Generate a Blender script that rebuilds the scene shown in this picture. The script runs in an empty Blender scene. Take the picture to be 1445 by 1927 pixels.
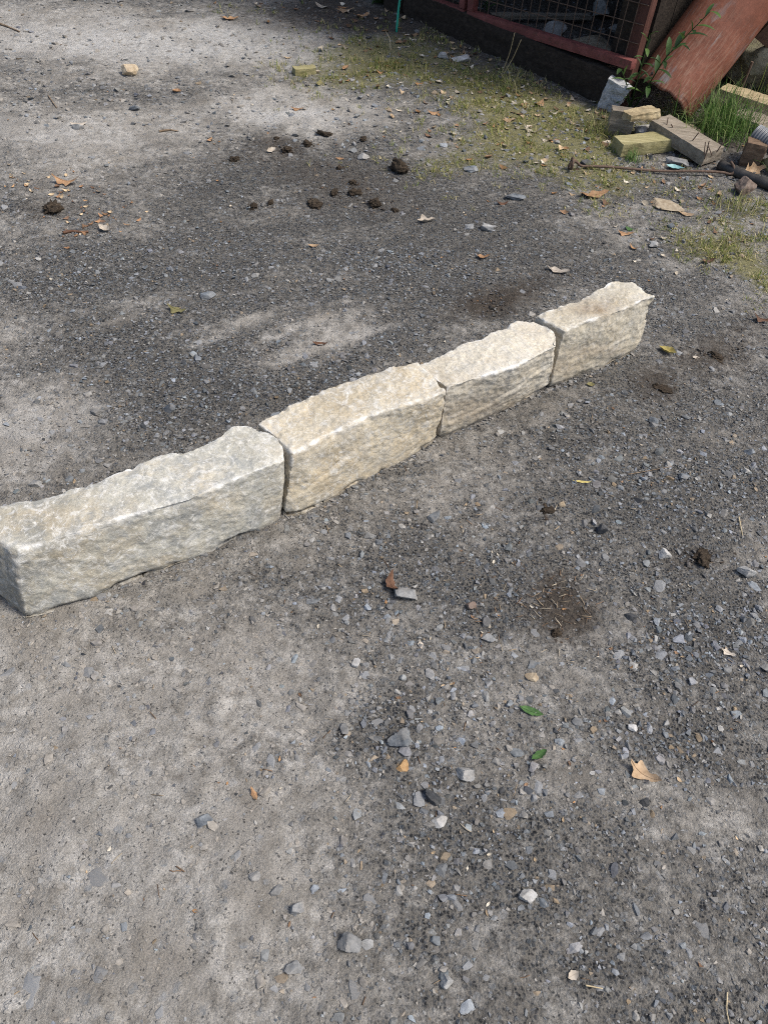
import bpy, math, random
import numpy as np
random.seed(7); RNG = np.random.default_rng(7)
R = math.radians
scene = bpy.context.scene
COL = scene.collection

# ------------------------------------------------------------------ camera
CAM_H, PITCH, ROLL, FPX, PW, PH = 1.5, R(50), R(5), 1447.0, 1445.0, 1927.0
Fv = np.array([0, math.cos(PITCH), -math.sin(PITCH)])
_r0 = np.array([1.0, 0, 0]); _u0 = np.array([0, math.sin(PITCH), math.cos(PITCH)])
Rv = _r0*math.cos(ROLL) + _u0*math.sin(ROLL)
Uv = -_r0*math.sin(ROLL) + _u0*math.cos(ROLL)
Cv = np.array([0, 0, CAM_H])
import mathutils
cam_d = bpy.data.cameras.new('camera'); cam = bpy.data.objects.new('camera', cam_d); COL.objects.link(cam)
cam.matrix_world = mathutils.Matrix(((Rv[0], Uv[0], -Fv[0], 0), (Rv[1], Uv[1], -Fv[1], 0), (Rv[2], Uv[2], -Fv[2], CAM_H), (0, 0, 0, 1)))
cam_d.sensor_fit = 'VERTICAL'; cam_d.sensor_height = 36; cam_d.lens = 36*FPX/PH
cam_d.clip_start = .02; cam_d.clip_end = 600
scene.camera = cam
scene.cycles.pixel_filter_type = 'BLACKMAN_HARRIS'; scene.cycles.filter_width = 1.05
scene.cycles.use_denoising = False
scene.cycles.max_bounces = 6; scene.cycles.diffuse_bounces = 3; scene.cycles.glossy_bounces = 2

# ------------------------------------------------------------------ light
SUN_EL, SUN_AZ = R(57), R(-6)            # azimuth measured from +X towards +Y
w = bpy.data.worlds.new('World'); scene.world = w; w.use_nodes = True
nt = w.node_tree; nt.nodes.clear()
sky = nt.nodes.new('ShaderNodeTexSky'); sky.sky_type = 'NISHITA'; sky.sun_disc = False
sky.sun_elevation = SUN_EL; sky.sun_rotation = R(90) - SUN_AZ
sky.dust_density = 3.5; sky.air_density = 1.0; sky.ozone_density = 1.0
bg = nt.nodes.new('ShaderNodeBackground'); bg.inputs[1].default_value = .11
wo = nt.nodes.new('ShaderNodeOutputWorld')
nt.links.new(sky.outputs[0], bg.inputs[0]); nt.links.new(bg.outputs[0], wo.inputs[0])
sd = bpy.data.lights.new('sun', 'SUN'); sd.energy = 2.1; sd.angle = R(13); sd.color = (1, .955, .88)
so = bpy.data.objects.new('sun', sd); COL.objects.link(so)
sv = mathutils.Vector((math.cos(SUN_EL)*math.cos(SUN_AZ), math.cos(SUN_EL)*math.sin(SUN_AZ), math.sin(SUN_EL)))
so.rotation_euler = sv.to_track_quat('Z', 'Y').to_euler(); so.location = (3, 1, 5)
scene.view_settings.view_transform = 'Standard'; scene.view_settings.look = 'None'
scene.view_settings.exposure = 0.72; scene.view_settings.gamma = 1

# ------------------------------------------------------------------ maths helpers
def ray(x, y): return Fv + Rv*((x-PW/2)/FPX) - Uv*((y-PH/2)/FPX)
def px(x, y, z=0.0):
    d = ray(x, y); return Cv + d*((z-CAM_H)/d[2])
def proj(P):
    v = np.asarray(P) - Cv; k = v@Fv
    return PW/2 + FPX*(v@Rv)/k, PH/2 - FPX*(v@Uv)/k, k
def scale_at(p): return (np.asarray(p)-Cv)@Fv/FPX       # metres per photo pixel at a point

def _h(ix, iy, iz, s):
    n = (ix.astype(np.int64)*374761393 + iy.astype(np.int64)*668265263 + iz.astype(np.int64)*2147483647 + s*1274126177) & 0xffffffff
    n = ((n ^ (n >> 13))*1274126177) & 0xffffffff
    n = ((n ^ (n >> 16))*2246822519) & 0xffffffff
    return ((n ^ (n >> 15)) & 0xffff)/32767.5 - 1
def vnoise(P, s=0):
    P = np.asarray(P, float); f = np.floor(P); t = P-f; t = t*t*t*(t*(t*6-15)+10); i = f.astype(np.int64)
    x, y, z = i[:, 0], i[:, 1], i[:, 2]; tx, ty, tz = t[:, 0], t[:, 1], t[:, 2]
    def L(a, b, k): return a+(b-a)*k
    return L(L(L(_h(x, y, z, s), _h(x+1, y, z, s), tx), L(_h(x, y+1, z, s), _h(x+1, y+1, z, s), tx), ty),
             L(L(_h(x, y, z+1, s), _h(x+1, y, z+1, s), tx), L(_h(x, y+1, z+1, s), _h(x+1, y+1, z+1, s), tx), ty), tz)
def fbm(P, freq, octv=4, s=0, gain=.5):
    P = np.asarray(P, float)*freq; o = np.zeros(len(P)); a = 1; tot = 0
    for k in range(octv):
        o += a*vnoise(P+k*17.3, s+k); tot += a; a *= gain; P = P*2.03
    return o/tot*1.6
def sstep(x, a, b):
    t = np.clip((x-a)/(b-a), 0, 1); return t*t*(3-2*t)

def gz(x, y):
    """height of the ground (gentle part, what things rest on)"""
    x = np.atleast_1d(np.asarray(x, float)); y = np.atleast_1d(np.asarray(y, float))
    P = np.stack([x, y, np.zeros_like(x)], 1)
    near = np.exp(-((x/6)**2+((y-2.5)/6)**2))
    return (fbm(P, 1.7, 3, 11)*.009 + fbm(P, 7, 2, 12)*.003)*near
def gz1(p): return float(gz(p[0], p[1])[0])
def gp(x, y, dz=0.0):
    """point of the ground under photo position x, y"""
    p = px(x, y, 0); p = px(x, y, gz1(p)); p[2] += dz; return p

# ------------------------------------------------------------------ material helpers
class NT:
    def __init__(s, name, rough=.9, spec=.3):
        s.m = bpy.data.materials.new(name); s.m.use_nodes = True; s.t = s.m.node_tree; s.t.nodes.clear()
        s.out = s.n('ShaderNodeOutputMaterial'); s.b = s.n('ShaderNodeBsdfPrincipled')
        s.l(s.b.outputs[0], s.out.inputs[0]); s.b.inputs['Roughness'].default_value = rough
        s.b.inputs['Specular IOR Level'].default_value = spec
        s.tc = s.n('ShaderNodeTexCoord').outputs['Object']
    def n(s, k): return s.t.nodes.new(k)
    def l(s, a, b): s.t.links.new(a, b)
    def sv(s, sock, v):
        if hasattr(v, 'is_linked') or isinstance(v, bpy.types.NodeSocket): s.l(v, sock)
        elif isinstance(v, (tuple, list)) and len(v) == 3 and sock.type == 'RGBA': sock.default_value = (*v, 1)
        else: sock.default_value = v
    def map(s, sc=(1, 1, 1), rot=(0, 0, 0), loc=(0, 0, 0), src=None):
        m = s.n('ShaderNodeMapping'); m.inputs['Scale'].default_value = sc; m.inputs['Rotation'].default_value = rot
        m.inputs['Location'].default_value = loc; s.l(src or s.tc, m.inputs[0]); return m.outputs[0]
    def noise(s, sc, det=5, rough=.55, vec=None, dist=0.0, col=False):
        n = s.n('ShaderNodeTexNoise'); n.inputs['Scale'].default_value = sc; n.inputs['Detail'].default_value = det
        n.inputs['Roughness'].default_value = rough; n.inputs['Distortion'].default_value = dist
        s.l(vec or s.tc, n.inputs['Vector']); return n.outputs['Color' if col else 'Fac']
    def voro(s, sc, vec=None, rnd=1.0, feat='F1'):
        v = s.n('ShaderNodeTexVoronoi'); v.feature = feat; v.inputs['Scale'].default_value = sc; v.inputs['Randomness'].default_value = rnd
        s.l(vec or s.tc, v.inputs['Vector']); return v
    def ramp(s, fac, pts, interp='LINEAR'):
        r = s.n('ShaderNodeValToRGB'); e = r.color_ramp.elements; r.color_ramp.interpolation = interp
        while len(e) < len(pts): e.new(.5)
        for k, (p, c) in enumerate(pts):
            e[k].position = p; e[k].color = (*c, 1) if isinstance(c, tuple) else (c, c, c, 1)
        s.l(fac, r.inputs[0]); return r.outputs[0]
    def math(s, op, a, b=0.0, c=0.0, clamp=False):
        m = s.n('ShaderNodeMath'); m.operation = op; m.use_clamp = clamp
        for k, v in enumerate((a, b, c)): s.sv(m.inputs[k], v)
        return m.outputs[0]
    def mix(s, fac, a, b, mode='MIX'):
        m = s.n('ShaderNodeMix'); m.data_type = 'RGBA'; m.blend_type = mode; m.clamp_factor = True
        s.sv(m.inputs[0], fac); s.sv(m.inputs[6], a); s.sv(m.inputs[7], b); return m.outputs[2]
    def attr(s, name): 
        a = s.n('ShaderNodeAttribute'); a.attribute_name = name; return a
    def color(s, c): s.sv(s.b.inputs['Base Color'], c)
    def bump(s, h, dist=.002, strength=1.0, prev=None):
        b = s.n('ShaderNodeBump'); b.inputs['Distance'].default_value = dist; b.inputs['Strength'].default_value = strength
        s.l(h, b.inputs['Height'])
        if prev is not None: s.l(prev, b.inputs['Normal'])
        s.l(b.outputs[0], s.b.inputs['Normal']); return b.outputs[0]

# ------------------------------------------------------------------ mesh helpers
def mesh_np(name, V, F, mat=None, smooth=False, cols=None, mask=None, fattr=None):
    """F is an (n,3) or (n,4) array or a list of polygons"""
    me = bpy.data.meshes.new(name)
    V = np.asarray(V, np.float32)
    if isinstance(F, np.ndarray):
        k = F.shape[1]; me.vertices.add(len(V)); me.vertices.foreach_set('co', V.ravel())
        me.loops.add(F.size); me.loops.foreach_set('vertex_index', F.astype(np.int32).ravel())
        me.polygons.add(len(F)); me.polygons.foreach_set('loop_start', np.arange(0, F.size, k, dtype=np.int32))
        me.polygons.foreach_set('loop_total', np.full(len(F), k, np.int32))
    else:
        me.from_pydata([tuple(v) for v in V.tolist()], [], [tuple(int(i) for i in f) for f in F])
    if cols is not None:
        a = me.color_attributes.new('Col', 'FLOAT_COLOR', 'POINT'); c = np.ones((len(V), 4), np.float32); c[:, :3] = cols; a.data.foreach_set('color', c.ravel())
    if mask is not None:
        a = me.color_attributes.new('mask', 'FLOAT_COLOR', 'POINT'); c = np.ones((len(V), 4), np.float32); c[:, :mask.shape[1]] = mask; a.data.foreach_set('color', c.ravel())
    me.update(calc_edges=True); me.validate()
    if not smooth: me.polygons.foreach_set('use_smooth', np.zeros(len(me.polygons), bool))
    if smooth:
        me.polygons.foreach_set('use_smooth', np.ones(len(me.polygons), bool))
        if smooth is not True: me.set_sharp_from_angle(angle=R(smooth))
    if mat: me.materials.append(mat)
    return me
def link(o, parent=None):
    COL.objects.link(o)
    if parent is not None: o.parent = parent
    return o
ORG = {}
def mk(name, V, F, mat, parent=None, origin=None, smooth=False, cols=None, mask=None):
    V = np.asarray(V, float)
    if parent is not None: org = ORG[parent.name]
    elif origin is not None: org = np.asarray(origin, float)
    else: org = np.array([V[:, 0].mean(), V[:, 1].mean(), V[:, 2].min()])
    o = bpy.data.objects.new(name, mesh_np(name, V-org, F, mat, smooth, cols, mask))
    link(o, parent)
    if parent is None: o.location = org
    ORG[o.name] = org; return o
def tag(o, label=None, cat=None, group=None, kind=None):
    if label: o['label'] = label
    if cat: o['category'] = cat
    if group: o['group'] = group
    if kind: o['kind'] = kind
    return o
def empty(name, loc, label, cat, group=None):
    o = bpy.data.objects.new(name, None); COL.objects.link(o); o.location = loc; o.empty_display_size = .05
    ORG[o.name] = np.asarray(loc, float); return tag(o, label, cat, group)

def grid_box(nx, ny, nz):
    """surface lattice of a box: params (n,3) in 0..1, quads"""
    idx = -np.ones((nx+1, ny+1, nz+1), np.int64)
    I, J, K = np.meshgrid(np.arange(nx+1), np.arange(ny+1), np.arange(nz+1), indexing='ij')
    s = (I == 0) | (I == nx) | (J == 0) | (J == ny) | (K == 0) | (K == nz)
    idx[s] = np.arange(s.sum()); P = np.stack([I[s]/nx, J[s]/ny, K[s]/nz], 1)
    Fs = []
    def side(a, flip):
        q = np.stack([a[:-1, :-1], a[1:, :-1], a[1:, 1:], a[:-1, 1:]], -1).reshape(-1, 4)
        Fs.append(q[:, ::-1] if flip else q)
    side(idx[0], True); side(idx[-1], False); side(idx[:, 0], False); side(idx[:, -1], True); side(idx[:, :, 0], True); side(idx[:, :, -1], False)
    return P, np.concatenate(Fs)
def smooth_np(V, F, it=3, lam=.5, wt=None):
    E = np.concatenate([F[:, [k, (k+1) % F.shape[1]]] for k in range(F.shape[1])]); E = np.concatenate([E, E[:, ::-1]])
    for _ in range(it):
        S = np.zeros_like(V); np.add.at(S, E[:, 0], V[E[:, 1]]); n = np.bincount(E[:, 0], minlength=len(V))[:, None]
        d = (S/n-V)*lam
        V = V + (d if wt is None else d*wt[:, None])
    return V
def normals(V, F):
    N = np.zeros_like(V); a = V[F[:, 0]]; n = np.cross(V[F[:, 1]]-a, V[F[:, 2]]-a)
    if F.shape[1] == 4: n = np.cross(V[F[:, 2]]-a, V[F[:, 3]]-V[F[:, 1]])
    for k in range(F.shape[1]): np.add.at(N, F[:, k], n)
    return N/np.maximum(np.linalg.norm(N, axis=1, keepdims=True), 1e-12)

import bmesh
def _ico(sub):
    bm = bmesh.new(); bmesh.ops.create_icosphere(bm, subdivisions=sub, radius=1)
    V = np.array([v.co for v in bm.verts]); F = np.array([[v.index for v in f.verts] for f in bm.faces]); bm.free(); return V, F
ICO = {k: _ico(k) for k in (1, 2, 3, 4, 5)}
def rock(seed, sub=3, size=(1, 1, 1), cuts=14, flat=.75, noise=.06, nf=2.5, tight=.55, fine=0.0):
    """angular stone: sphere cut by random planes, half-extent = size, centred"""
    g = np.random.default_rng(seed); D, F = ICO[sub]
    A6 = np.concatenate([np.eye(3), -np.eye(3)])@np.linalg.qr(g.normal(size=(3, 3)))[0] + g.normal(0, .22, (6, 3))
    N = np.concatenate([A6, g.normal(size=(max(0, cuts-4), 3))]); N /= np.linalg.norm(N, axis=1, keepdims=True)
    d = g.uniform(tight+.15, 1.0, len(N))
    c = D@N.T; r = np.where(c > .05, d/np.maximum(c, .05), 9).min(1); r = np.minimum(r, 1.5)
    V = D*r[:, None]
    V += D*(fbm(V+seed*3.1, nf, 3, seed % 97)*noise)[:, None]
    if fine: V += D*(fbm(V+seed*1.7, nf*5, 3, seed % 89)*fine)[:, None]
    V -= (V.max(0)+V.min(0))/2; V /= (V.max(0)-V.min(0))/2
    return V*np.asarray(size), F
def rotz(V, a):
    c, s = math.cos(a), math.sin(a); return V@np.array([[c, s, 0], [-s, c, 0], [0, 0, 1]])
def rotx(V, a):
    c, s = math.cos(a), math.sin(a); return V@np.array([[1, 0, 0], [0, c, s], [0, -s, c]])
def roty(V, a):
    c, s = math.cos(a), math.sin(a); return V@np.array([[c, 0, -s], [0, 1, 0], [s, 0, c]])
def tube(path, rad, n=8, cap=True):
    P = np.asarray(path, float); r = np.broadcast_to(np.asarray(rad, float), (len(P),)); V = []; F = []
    T = np.gradient(P, axis=0); T /= np.linalg.norm(T, axis=1, keepdims=True)
    up = np.array([0, 0, 1.0]) if abs(T[0][2]) < .9 else np.array([1.0, 0, 0])
    for k in range(len(P)):
        a = np.cross(T[k], up); a /= np.linalg.norm(a); b = np.cross(a, T[k]); up = b
        for j in range(n):
            t = 2*math.pi*j/n; V.append(P[k]+r[k]*(math.cos(t)*a+math.sin(t)*b))
        if k:
            o = (k-1)*n
            for j in range(n): F.append((o+j, o+(j+1) % n, o+n+(j+1) % n, o+n+j))
    if cap: F.append(tuple(range(n))[::-1]); F.append(tuple(range((len(P)-1)*n, len(P)*n)))
    return np.array(V), F
def resample(pts, n):
    P = np.asarray(pts, float); s = np.r_[0, np.cumsum(np.linalg.norm(np.diff(P, axis=0), axis=1))]; s /= s[-1]
    t = np.linspace(0, 1, n); return np.stack([np.interp(t, s, P[:, k]) for k in range(P.shape[1])], 1)
def smoothpath(pts, n, it=2):
    P = resample(pts, n)
    for _ in range(it): P[1:-1] = (P[:-2]+2*P[1:-1]+P[2:])/4
    return P

# ------------------------------------------------------------------ ground: where dust, grit, soil and moss lie (photo positions, put on the flat ground)
def blobs(X, Y, L):
    o = np.zeros_like(X)
    for (cx, cy, rx, ry, a, wt) in L:
        c, s = math.cos(R(a)), math.sin(R(a)); dx, dy = X-cx, Y-cy
        u, v = (dx*c+dy*s)/rx, (-dx*s+dy*c)/ry; o += wt*np.exp(-(u*u+v*v))
    return o
DARK = [(220, 1480, 380, 300, 0, -.62), (150, 1800, 380, 220, 0, -.42), (350, 1250, 250, 110, 0, -.2), (60, 1270, 160, 90, 0, -.25), (470, 1800, 260, 160, 0, -.15),
        (90, 800, 150, 80, -15, -.4), (90, 480, 150, 50, 0, .15), (110, 660, 120, 40, -15, .15), (30, 640, 80, 60, 0, -.15), (280, 78, 400, 42, 3, -.95), (540, 214, 150, 32, 0, -.95), (150, 270, 200, 30, 0, -.3), (60, 235, 220, 70, 0, -.28), (200, 300, 180, 50, 0, -.2),
        (560, 640, 160, 20, -18, -.45), (640, 655, 110, 16, -25, -.35), (440, 590, 120, 14, -10, -.25), (630, 525, 110, 18, 0, -.2), (1050, 758, 60, 18, -25, -.3), (620, 1010, 160, 60, -20, -.15),
        (330, 700, 200, 100, -12, .42), (620, 690, 120, 40, -20, .35), (180, 520, 200, 60, 0, .2), (780, 490, 170, 60, 0, .3), (450, 520, 160, 60, 0, .22), (520, 1130, 200, 55, -20, .18),
        (700, 1330, 150, 110, 30, .38), (850, 1050, 260, 150, 0, .1), (1260, 1385, 200, 60, 15, .3), (1320, 1205, 160, 70, 0, .25), (1250, 850, 260, 180, 0, .25), (950, 500, 250, 90, 0, .25),
        (680, 340, 220, 90, 0, .28), (300, 420, 160, 60, 0, .15), (1400, 1750, 200, 300, 0, .05), (900, 1780, 250, 150, 0, .05), (1050, 1600, 200, 100, 0, .08), (1400, 1560, 200, 50, 20, -.22), (1000, 1480, 160, 50, 10, -.1)]
SOIL = [(1050, 1130, 90, 65, 20, 1.1), (970, 565, 120, 36, -15, 1.0), (860, 95, 330, 38, 20, .8), (600, 30, 240, 40, 0, .7), (660, 340, 220, 70, 10, .55), (1310, 1050, 50, 40, 0, .7), (1330, 670, 90, 35, 10, .7),
        (1250, 725, 60, 26, 0, .8), (520, 275, 70, 25, 0, .5), (100, 390, 90, 35, 0, .5), (1150, 0, 420, 110, 18, 1.2), (1400, 200, 200, 120, 0, 1.0), (1400, 620, 80, 60, 0, .5)]
MOSS = [(950, 190, 190, 55, 18, .85), (720, 110, 110, 45, 5, .9), (1050, 250, 140, 65, 15, .95), (1340, 455, 120, 40, 10, .7), (1430, 520, 50, 50, 0, .8), (860, 290, 120, 45, 0, .55), (620, 150, 90, 28, 0, .5),
        (1150, 335, 120, 36, 0, .5), (1400, 400, 70, 30, 0, .5), (450, 20, 60, 12, 0, .4)]
GRAV = [(1250, 1385, 170, 48, 18, 1.0), (1310, 1205, 140, 60, 0, .8), (800, 1270, 180, 110, 25, .8), (650, 695, 70, 18, 20, .9), (250, 800, 110, 36, 20, .7), (1230, 900, 110, 36, 0, .5), (880, 1440, 260, 90, 10, .4),
        (520, 690, 110, 36, 10, .6), (730, 495, 70, 16, 15, .7), (40, 1030, 10, 10, 0, 0), (330, 745, 60, 20, 0, .5), (1180, 320, 160, 40, 10, .6), (1320, 420, 160, 40, 10, .6)]
TREAD = [(680, 632, 75, 8, -17, -.55), (560, 672, 60, 8, -20, -.5), (468, 602, 55, 8, -22, -.45), (590, 604, 60, 7, -15, -.4), (655, 566, 70, 7, -10, -.35), (390, 640, 55, 8, -20, -.35), (500, 640, 50, 7, -20, -.4), (300, 560, 70, 8, -12, -.35), (210, 610, 60, 8, -15, -.3), (640, 652, 60, 6, -18, .25), (520, 655, 55, 6, -20, .25), (560, 585, 60, 6, -14, .2),
         (150, 1430, 30, 130, -38, .16), (330, 1500, 22, 150, -40, .14), (240, 1640, 22, 130, -38, .12), (480, 1420, 24, 120, -42, .14)]
POWDER = [(250, 80, 330, 34, 3, 1.0), (540, 214, 130, 26, 0, 1.0), (90, 250, 150, 26, 0, .5), (680, 632, 75, 9, -17, .4), (200, 1620, 200, 160, 0, .15), (60, 800, 110, 50, -15, .3)]
def powder(x, y):
    P = np.stack([x, y, np.zeros_like(x)], 1); X, Y, k = proj(P); ok = k > .2; X = np.where(ok, X, 722)+fbm(P, 5, 5, 61, .6)*60; Y = np.where(ok, Y, 1500)+fbm(P, 5, 5, 63, .6)*22
    return np.clip(blobs(X, Y, POWDER)*(1+.5*fbm(P, 9, 4, 65)), 0, 1)
def masks(x, y):
    P = np.stack([x, y, np.zeros_like(x)], 1); X, Y, k = proj(P)
    ok = k > .2; X = np.where(ok, X, 722); Y = np.where(ok, Y, 1500)
    wob = fbm(P, 3, 4, 31)*70/np.maximum(k, .3); wob2 = fbm(P, 3, 4, 35)*60/np.maximum(k, .3)
    tread = blobs(X+wob*.22, Y+wob2*.18, TREAD)
    X = X+wob*1.6; Y = Y+wob2
    sd_ = np.array([.93, .37]); u_ = x*sd_[0]+y*sd_[1]; v_ = -x*sd_[1]+y*sd_[0]
    strk = fbm(np.stack([u_*1.6, v_*11, 0*x], 1), 1.0, 4, 47, .6)
    d = np.clip(.565+1.15*blobs(X, Y, DARK)+tread+fbm(P, 4, 5, 41, .62)*.22+strk*.17, 0, 1)
    return d, np.clip(blobs(X, Y, MOSS), 0, 1), np.clip(blobs(X, Y, SOIL), 0, 1), np.clip(blobs(X, Y, GRAV), 0, 1)

def axis(segs, far):
    out = []
    for a, b, s in segs: out += list(np.arange(a, b, s))
    out.append(segs[-1][1]); e = segs[-1][2]; hi = [out[-1]]
    while hi[-1] < far: e *= 1.35; hi.append(hi[-1]+e)
    lo = [out[0]]; e = segs[0][2]
    while lo[-1] > -far: e *= 1.35; lo.append(lo[-1]-e)
    return np.array(lo[:0:-1]+out+hi[1:])
gx = axis([(-2.6, -1.05, .014), (-1.05, 1.15, .0075), (1.15, 2.5, .014)], 120)
gy = axis([(-.1, 2.3, .0075), (2.3, 5.6, .014)], 120)
GX, GY = np.meshgrid(gx, gy, indexing='ij'); fx, fy = GX.ravel(), GY.ravel()
dm, mm, sm, gm = masks(fx, fy)
P3 = np.stack([fx, fy, np.zeros_like(fx)], 1)
nearw = np.exp(-((fx/4)**4+((fy-2)/4.5)**4))
hz = gz(fx, fy) + nearw*(fbm(P3, 28, 3, 51)*.0016 + np.abs(fbm(P3, 60, 2, 53))*.0022*(1-.4*dm) + sm*fbm(P3, 22, 3, 55)*.004 + np.maximum(fbm(P3, 13, 2, 58), 0)**2*.006*(1-dm) + np.maximum(fbm(P3, 34, 3, 59), 0)*.0032*(1-dm))
ii = np.arange(len(gx)*len(gy)).reshape(len(gx), len(gy))
gF = np.stack([ii[:-1, :-1], ii[1:, :-1], ii[1:, 1:], ii[:-1, 1:]], -1).reshape(-1, 4)

g = NT('compacted gravel track', .93, .22)
at = g.attr('mask'); sp = g.n('ShaderNodeSeparateColor'); g.l(at.outputs['Color'], sp.inputs[0])
D_, M_, S_ = sp.outputs[0], sp.outputs[1], sp.outputs[2]
n_a = g.noise(46, 7, .72); n_b = g.noise(11, 5, .6); n_f = g.noise(330, 3, .6)
fac = g.math('ADD', D_, g.math('MULTIPLY', g.math('SUBTRACT', n_a, .5), 1.7)); fac = g.math('ADD', fac, g.math('MULTIPLY', g.math('SUBTRACT', n_b, .5), 1.1))
fac = g.math('MULTIPLY_ADD', g.math('SUBTRACT', fac, .48), 1.7, .5, clamp=True)
dust = g.ramp(g.noise(30, 7, .68), [(.34, (.195, .179, .155)), (.5, (.318, .300, .269)), (.66, (.485, .464, .427))])
dust = g.mix(.55, dust, g.ramp(n_f, [(.3, .45), (.7, 1.5)]), 'MULTIPLY')
dust = g.mix(g.ramp(g.noise(7.5, 6, .65), [(.48, 0.0), (.64, .6)]), dust, g.ramp(n_a, [(.3, (.11, .095, .076)), (.7, (.26, .23, .19))]))
# dark grains in a paler matrix
warp = g.n('ShaderNodeVectorMath'); warp.operation = 'MULTIPLY_ADD'; g.l(g.noise(70, 3, .6, col=True), warp.inputs[0]); warp.inputs[1].default_value = (.012, .012, .012); g.l(g.tc, warp.inputs[2])
v1 = g.voro(165, warp.outputs[0]); rnd1 = g.n('ShaderNodeSeparateColor'); g.l(v1.outputs['Color'], rnd1.inputs[0])
v2 = g.voro(74, warp.outputs[0]); rnd2 = g.n('ShaderNodeSeparateColor'); g.l(v2.outputs['Color'], rnd2.inputs[0])
graincol = g.ramp(rnd1.outputs[0], [(0, (.014, .0145, .016)), (.5, (.036, .038, .041)), (.85, (.09, .095, .10)), (1, (.24, .24, .23))])
matrix = g.ramp(n_b, [(.3, (.075, .070, .062)), (.7, (.170, .158, .138))])
gr_f = g.ramp(g.math('SUBTRACT', v1.outputs['Distance'], g.math('MULTIPLY', rnd1.outputs[1], .28)), [(.22, 0.0), (.42, 1.0)])
grit = g.mix(gr_f, graincol, matrix)
bigf = g.math('MULTIPLY', g.ramp(rnd2.outputs[0], [(.70, 0.0), (.73, 1.0)], 'LINEAR'), g.ramp(v2.outputs['Distance'], [(.30, 1.0), (.40, 0.0)]))
bigcol = g.ramp(rnd2.outputs[1], [(0, (.045, .05, .056)), (.6, (.115, .128, .14)), (1, (.22, .225, .225))])
grit = g.mix(bigf, grit, bigcol)
v3 = g.voro(42, warp.outputs[0]); rnd3 = g.n('ShaderNodeSeparateColor'); g.l(v3.outputs['Color'], rnd3.inputs[0])
flf = g.math('MULTIPLY', g.ramp(rnd3.outputs[0], [(.74, 0.0), (.76, 1.0)]), g.ramp(g.math('ADD', v3.outputs['Distance'], g.math('MULTIPLY', g.math('SUBTRACT', n_a, .5), .35)), [(.30, 1.0), (.36, 0.0)]))
flc = g.mix(.5, g.ramp(rnd3.outputs[1], [(0, (.12, .135, .15)), (.6, (.22, .235, .25)), (1, (.36, .36, .355))]), g.ramp(g.noise(150, 5, .7), [(.3, .5), (.7, 1.5)]), 'MULTIPLY')
col = g.mix(fac, dust, grit)
col = g.mix(g.math('MULTIPLY', at.outputs['Alpha'], g.ramp(n_a, [(.36, .15), (.56, .85)])), col, g.ramp(n_f, [(.3, (.36, .35, .33)), (.7, (.60, .59, .565))]))
col = g.mix(g.math('MULTIPLY', flf, g.ramp(g.noise(75, 5, .7), [(.42, .05), (.62, .7)])), col, flc)
spk = g.math('MULTIPLY', g.ramp(rnd1.outputs[2], [(.82, 0.0), (.85, 1.0)]), g.ramp(v1.outputs['Distance'], [(.25, .8), (.38, 0.0)]))
col = g.mix(spk, col, graincol)
soil = g.ramp(g.noise(120, 5, .7), [(.3, (.022, .018, .014)), (.55, (.068, .055, .043)), (.78, (.16, .13, .10))])
sf = g.math('MULTIPLY_ADD', g.math('SUBTRACT', g.math('ADD', S_, g.math('MULTIPLY', g.math('SUBTRACT', n_a, .5), .9)), .42), 1.6, .25, clamp=True)
sf = g.math('MULTIPLY', sf, g.ramp(S_, [(.05, 0.0), (.3, .9)]))
col = g.mix(sf, col, soil)
moss = g.ramp(g.noise(150, 5, .7), [(.3, (.065, .062, .03)), (.5, (.165, .155, .058)), (.72, (.33, .30, .14))])
mf = g.math('MULTIPLY', g.ramp(g.math('ADD', g.math('MULTIPLY', M_, .75), g.math('SUBTRACT', n_a, .5)), [(.28, 0.0), (.58, .8)]), g.ramp(M_, [(.05, 0.0), (.25, 1.0)]))
col = g.mix(mf, col, moss)
g.color(col)
hgt = g.math('ADD', g.math('MULTIPLY', g.math('SUBTRACT', 1.0, v1.outputs['Distance']), g.math('MULTIPLY_ADD', fac, .6, .12)), g.math('MULTIPLY', g.noise(160, 6, .7), 1.1))
hgt = g.math('ADD', hgt, g.math('MULTIPLY_ADD', flf, .12, g.math('MULTIPLY', bigf, .4)))
g.bump(hgt, .0075, 1.0)
ground = mk('ground', np.stack([fx, fy, hz], 1), gF, g.m, origin=(0, 0, 0), smooth=True, mask=np.stack([dm, mm, sm, powder(fx, fy)], 1))
tag(ground, kind='structure')

# ------------------------------------------------------------------ stone materials
def mat_attr_stone():
    m = NT('gravel chip', .85, .3); a = m.attr('Col')
    n = m.ramp(m.noise(130, 4, .6), [(.3, .72), (.7, 1.3)])
    m.color(m.mix(1.0, a.outputs['Color'], n, 'MULTIPLY')); m.bump(m.noise(420, 4, .6), .0012, .7); return m.m
M_chip = mat_attr_stone()
def mat_pebble(name, c0, c1, c2, dustc=(.27, .245, .21), dusty=.4, sc=60):
    m = NT(name, .82, .32); oi = m.n('ShaderNodeObjectInfo')
    v = m.n('ShaderNodeVectorMath'); v.operation = 'ADD'; m.l(m.tc, v.inputs[0]); m.l(oi.outputs['Location'], v.inputs[1])
    n = m.noise(sc, 6, .65, v.outputs[0]); c = m.ramp(n, [(.3, c0), (.5, c1), (.72, c2)])
    c = m.mix(.8, c, m.ramp(oi.outputs['Random'], [(0, .62), (1, 1.3)]), 'MULTIPLY')
    d = m.math('MULTIPLY', m.ramp(m.noise(sc*.6, 5, .6, v.outputs[0]), [(.45, 0.0), (.62, 1.0)]), dusty)
    m.color(m.mix(d, c, dustc)); m.bump(m.noise(sc*5, 5, .65, v.outputs[0]), .002, .6); return m.m
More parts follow.
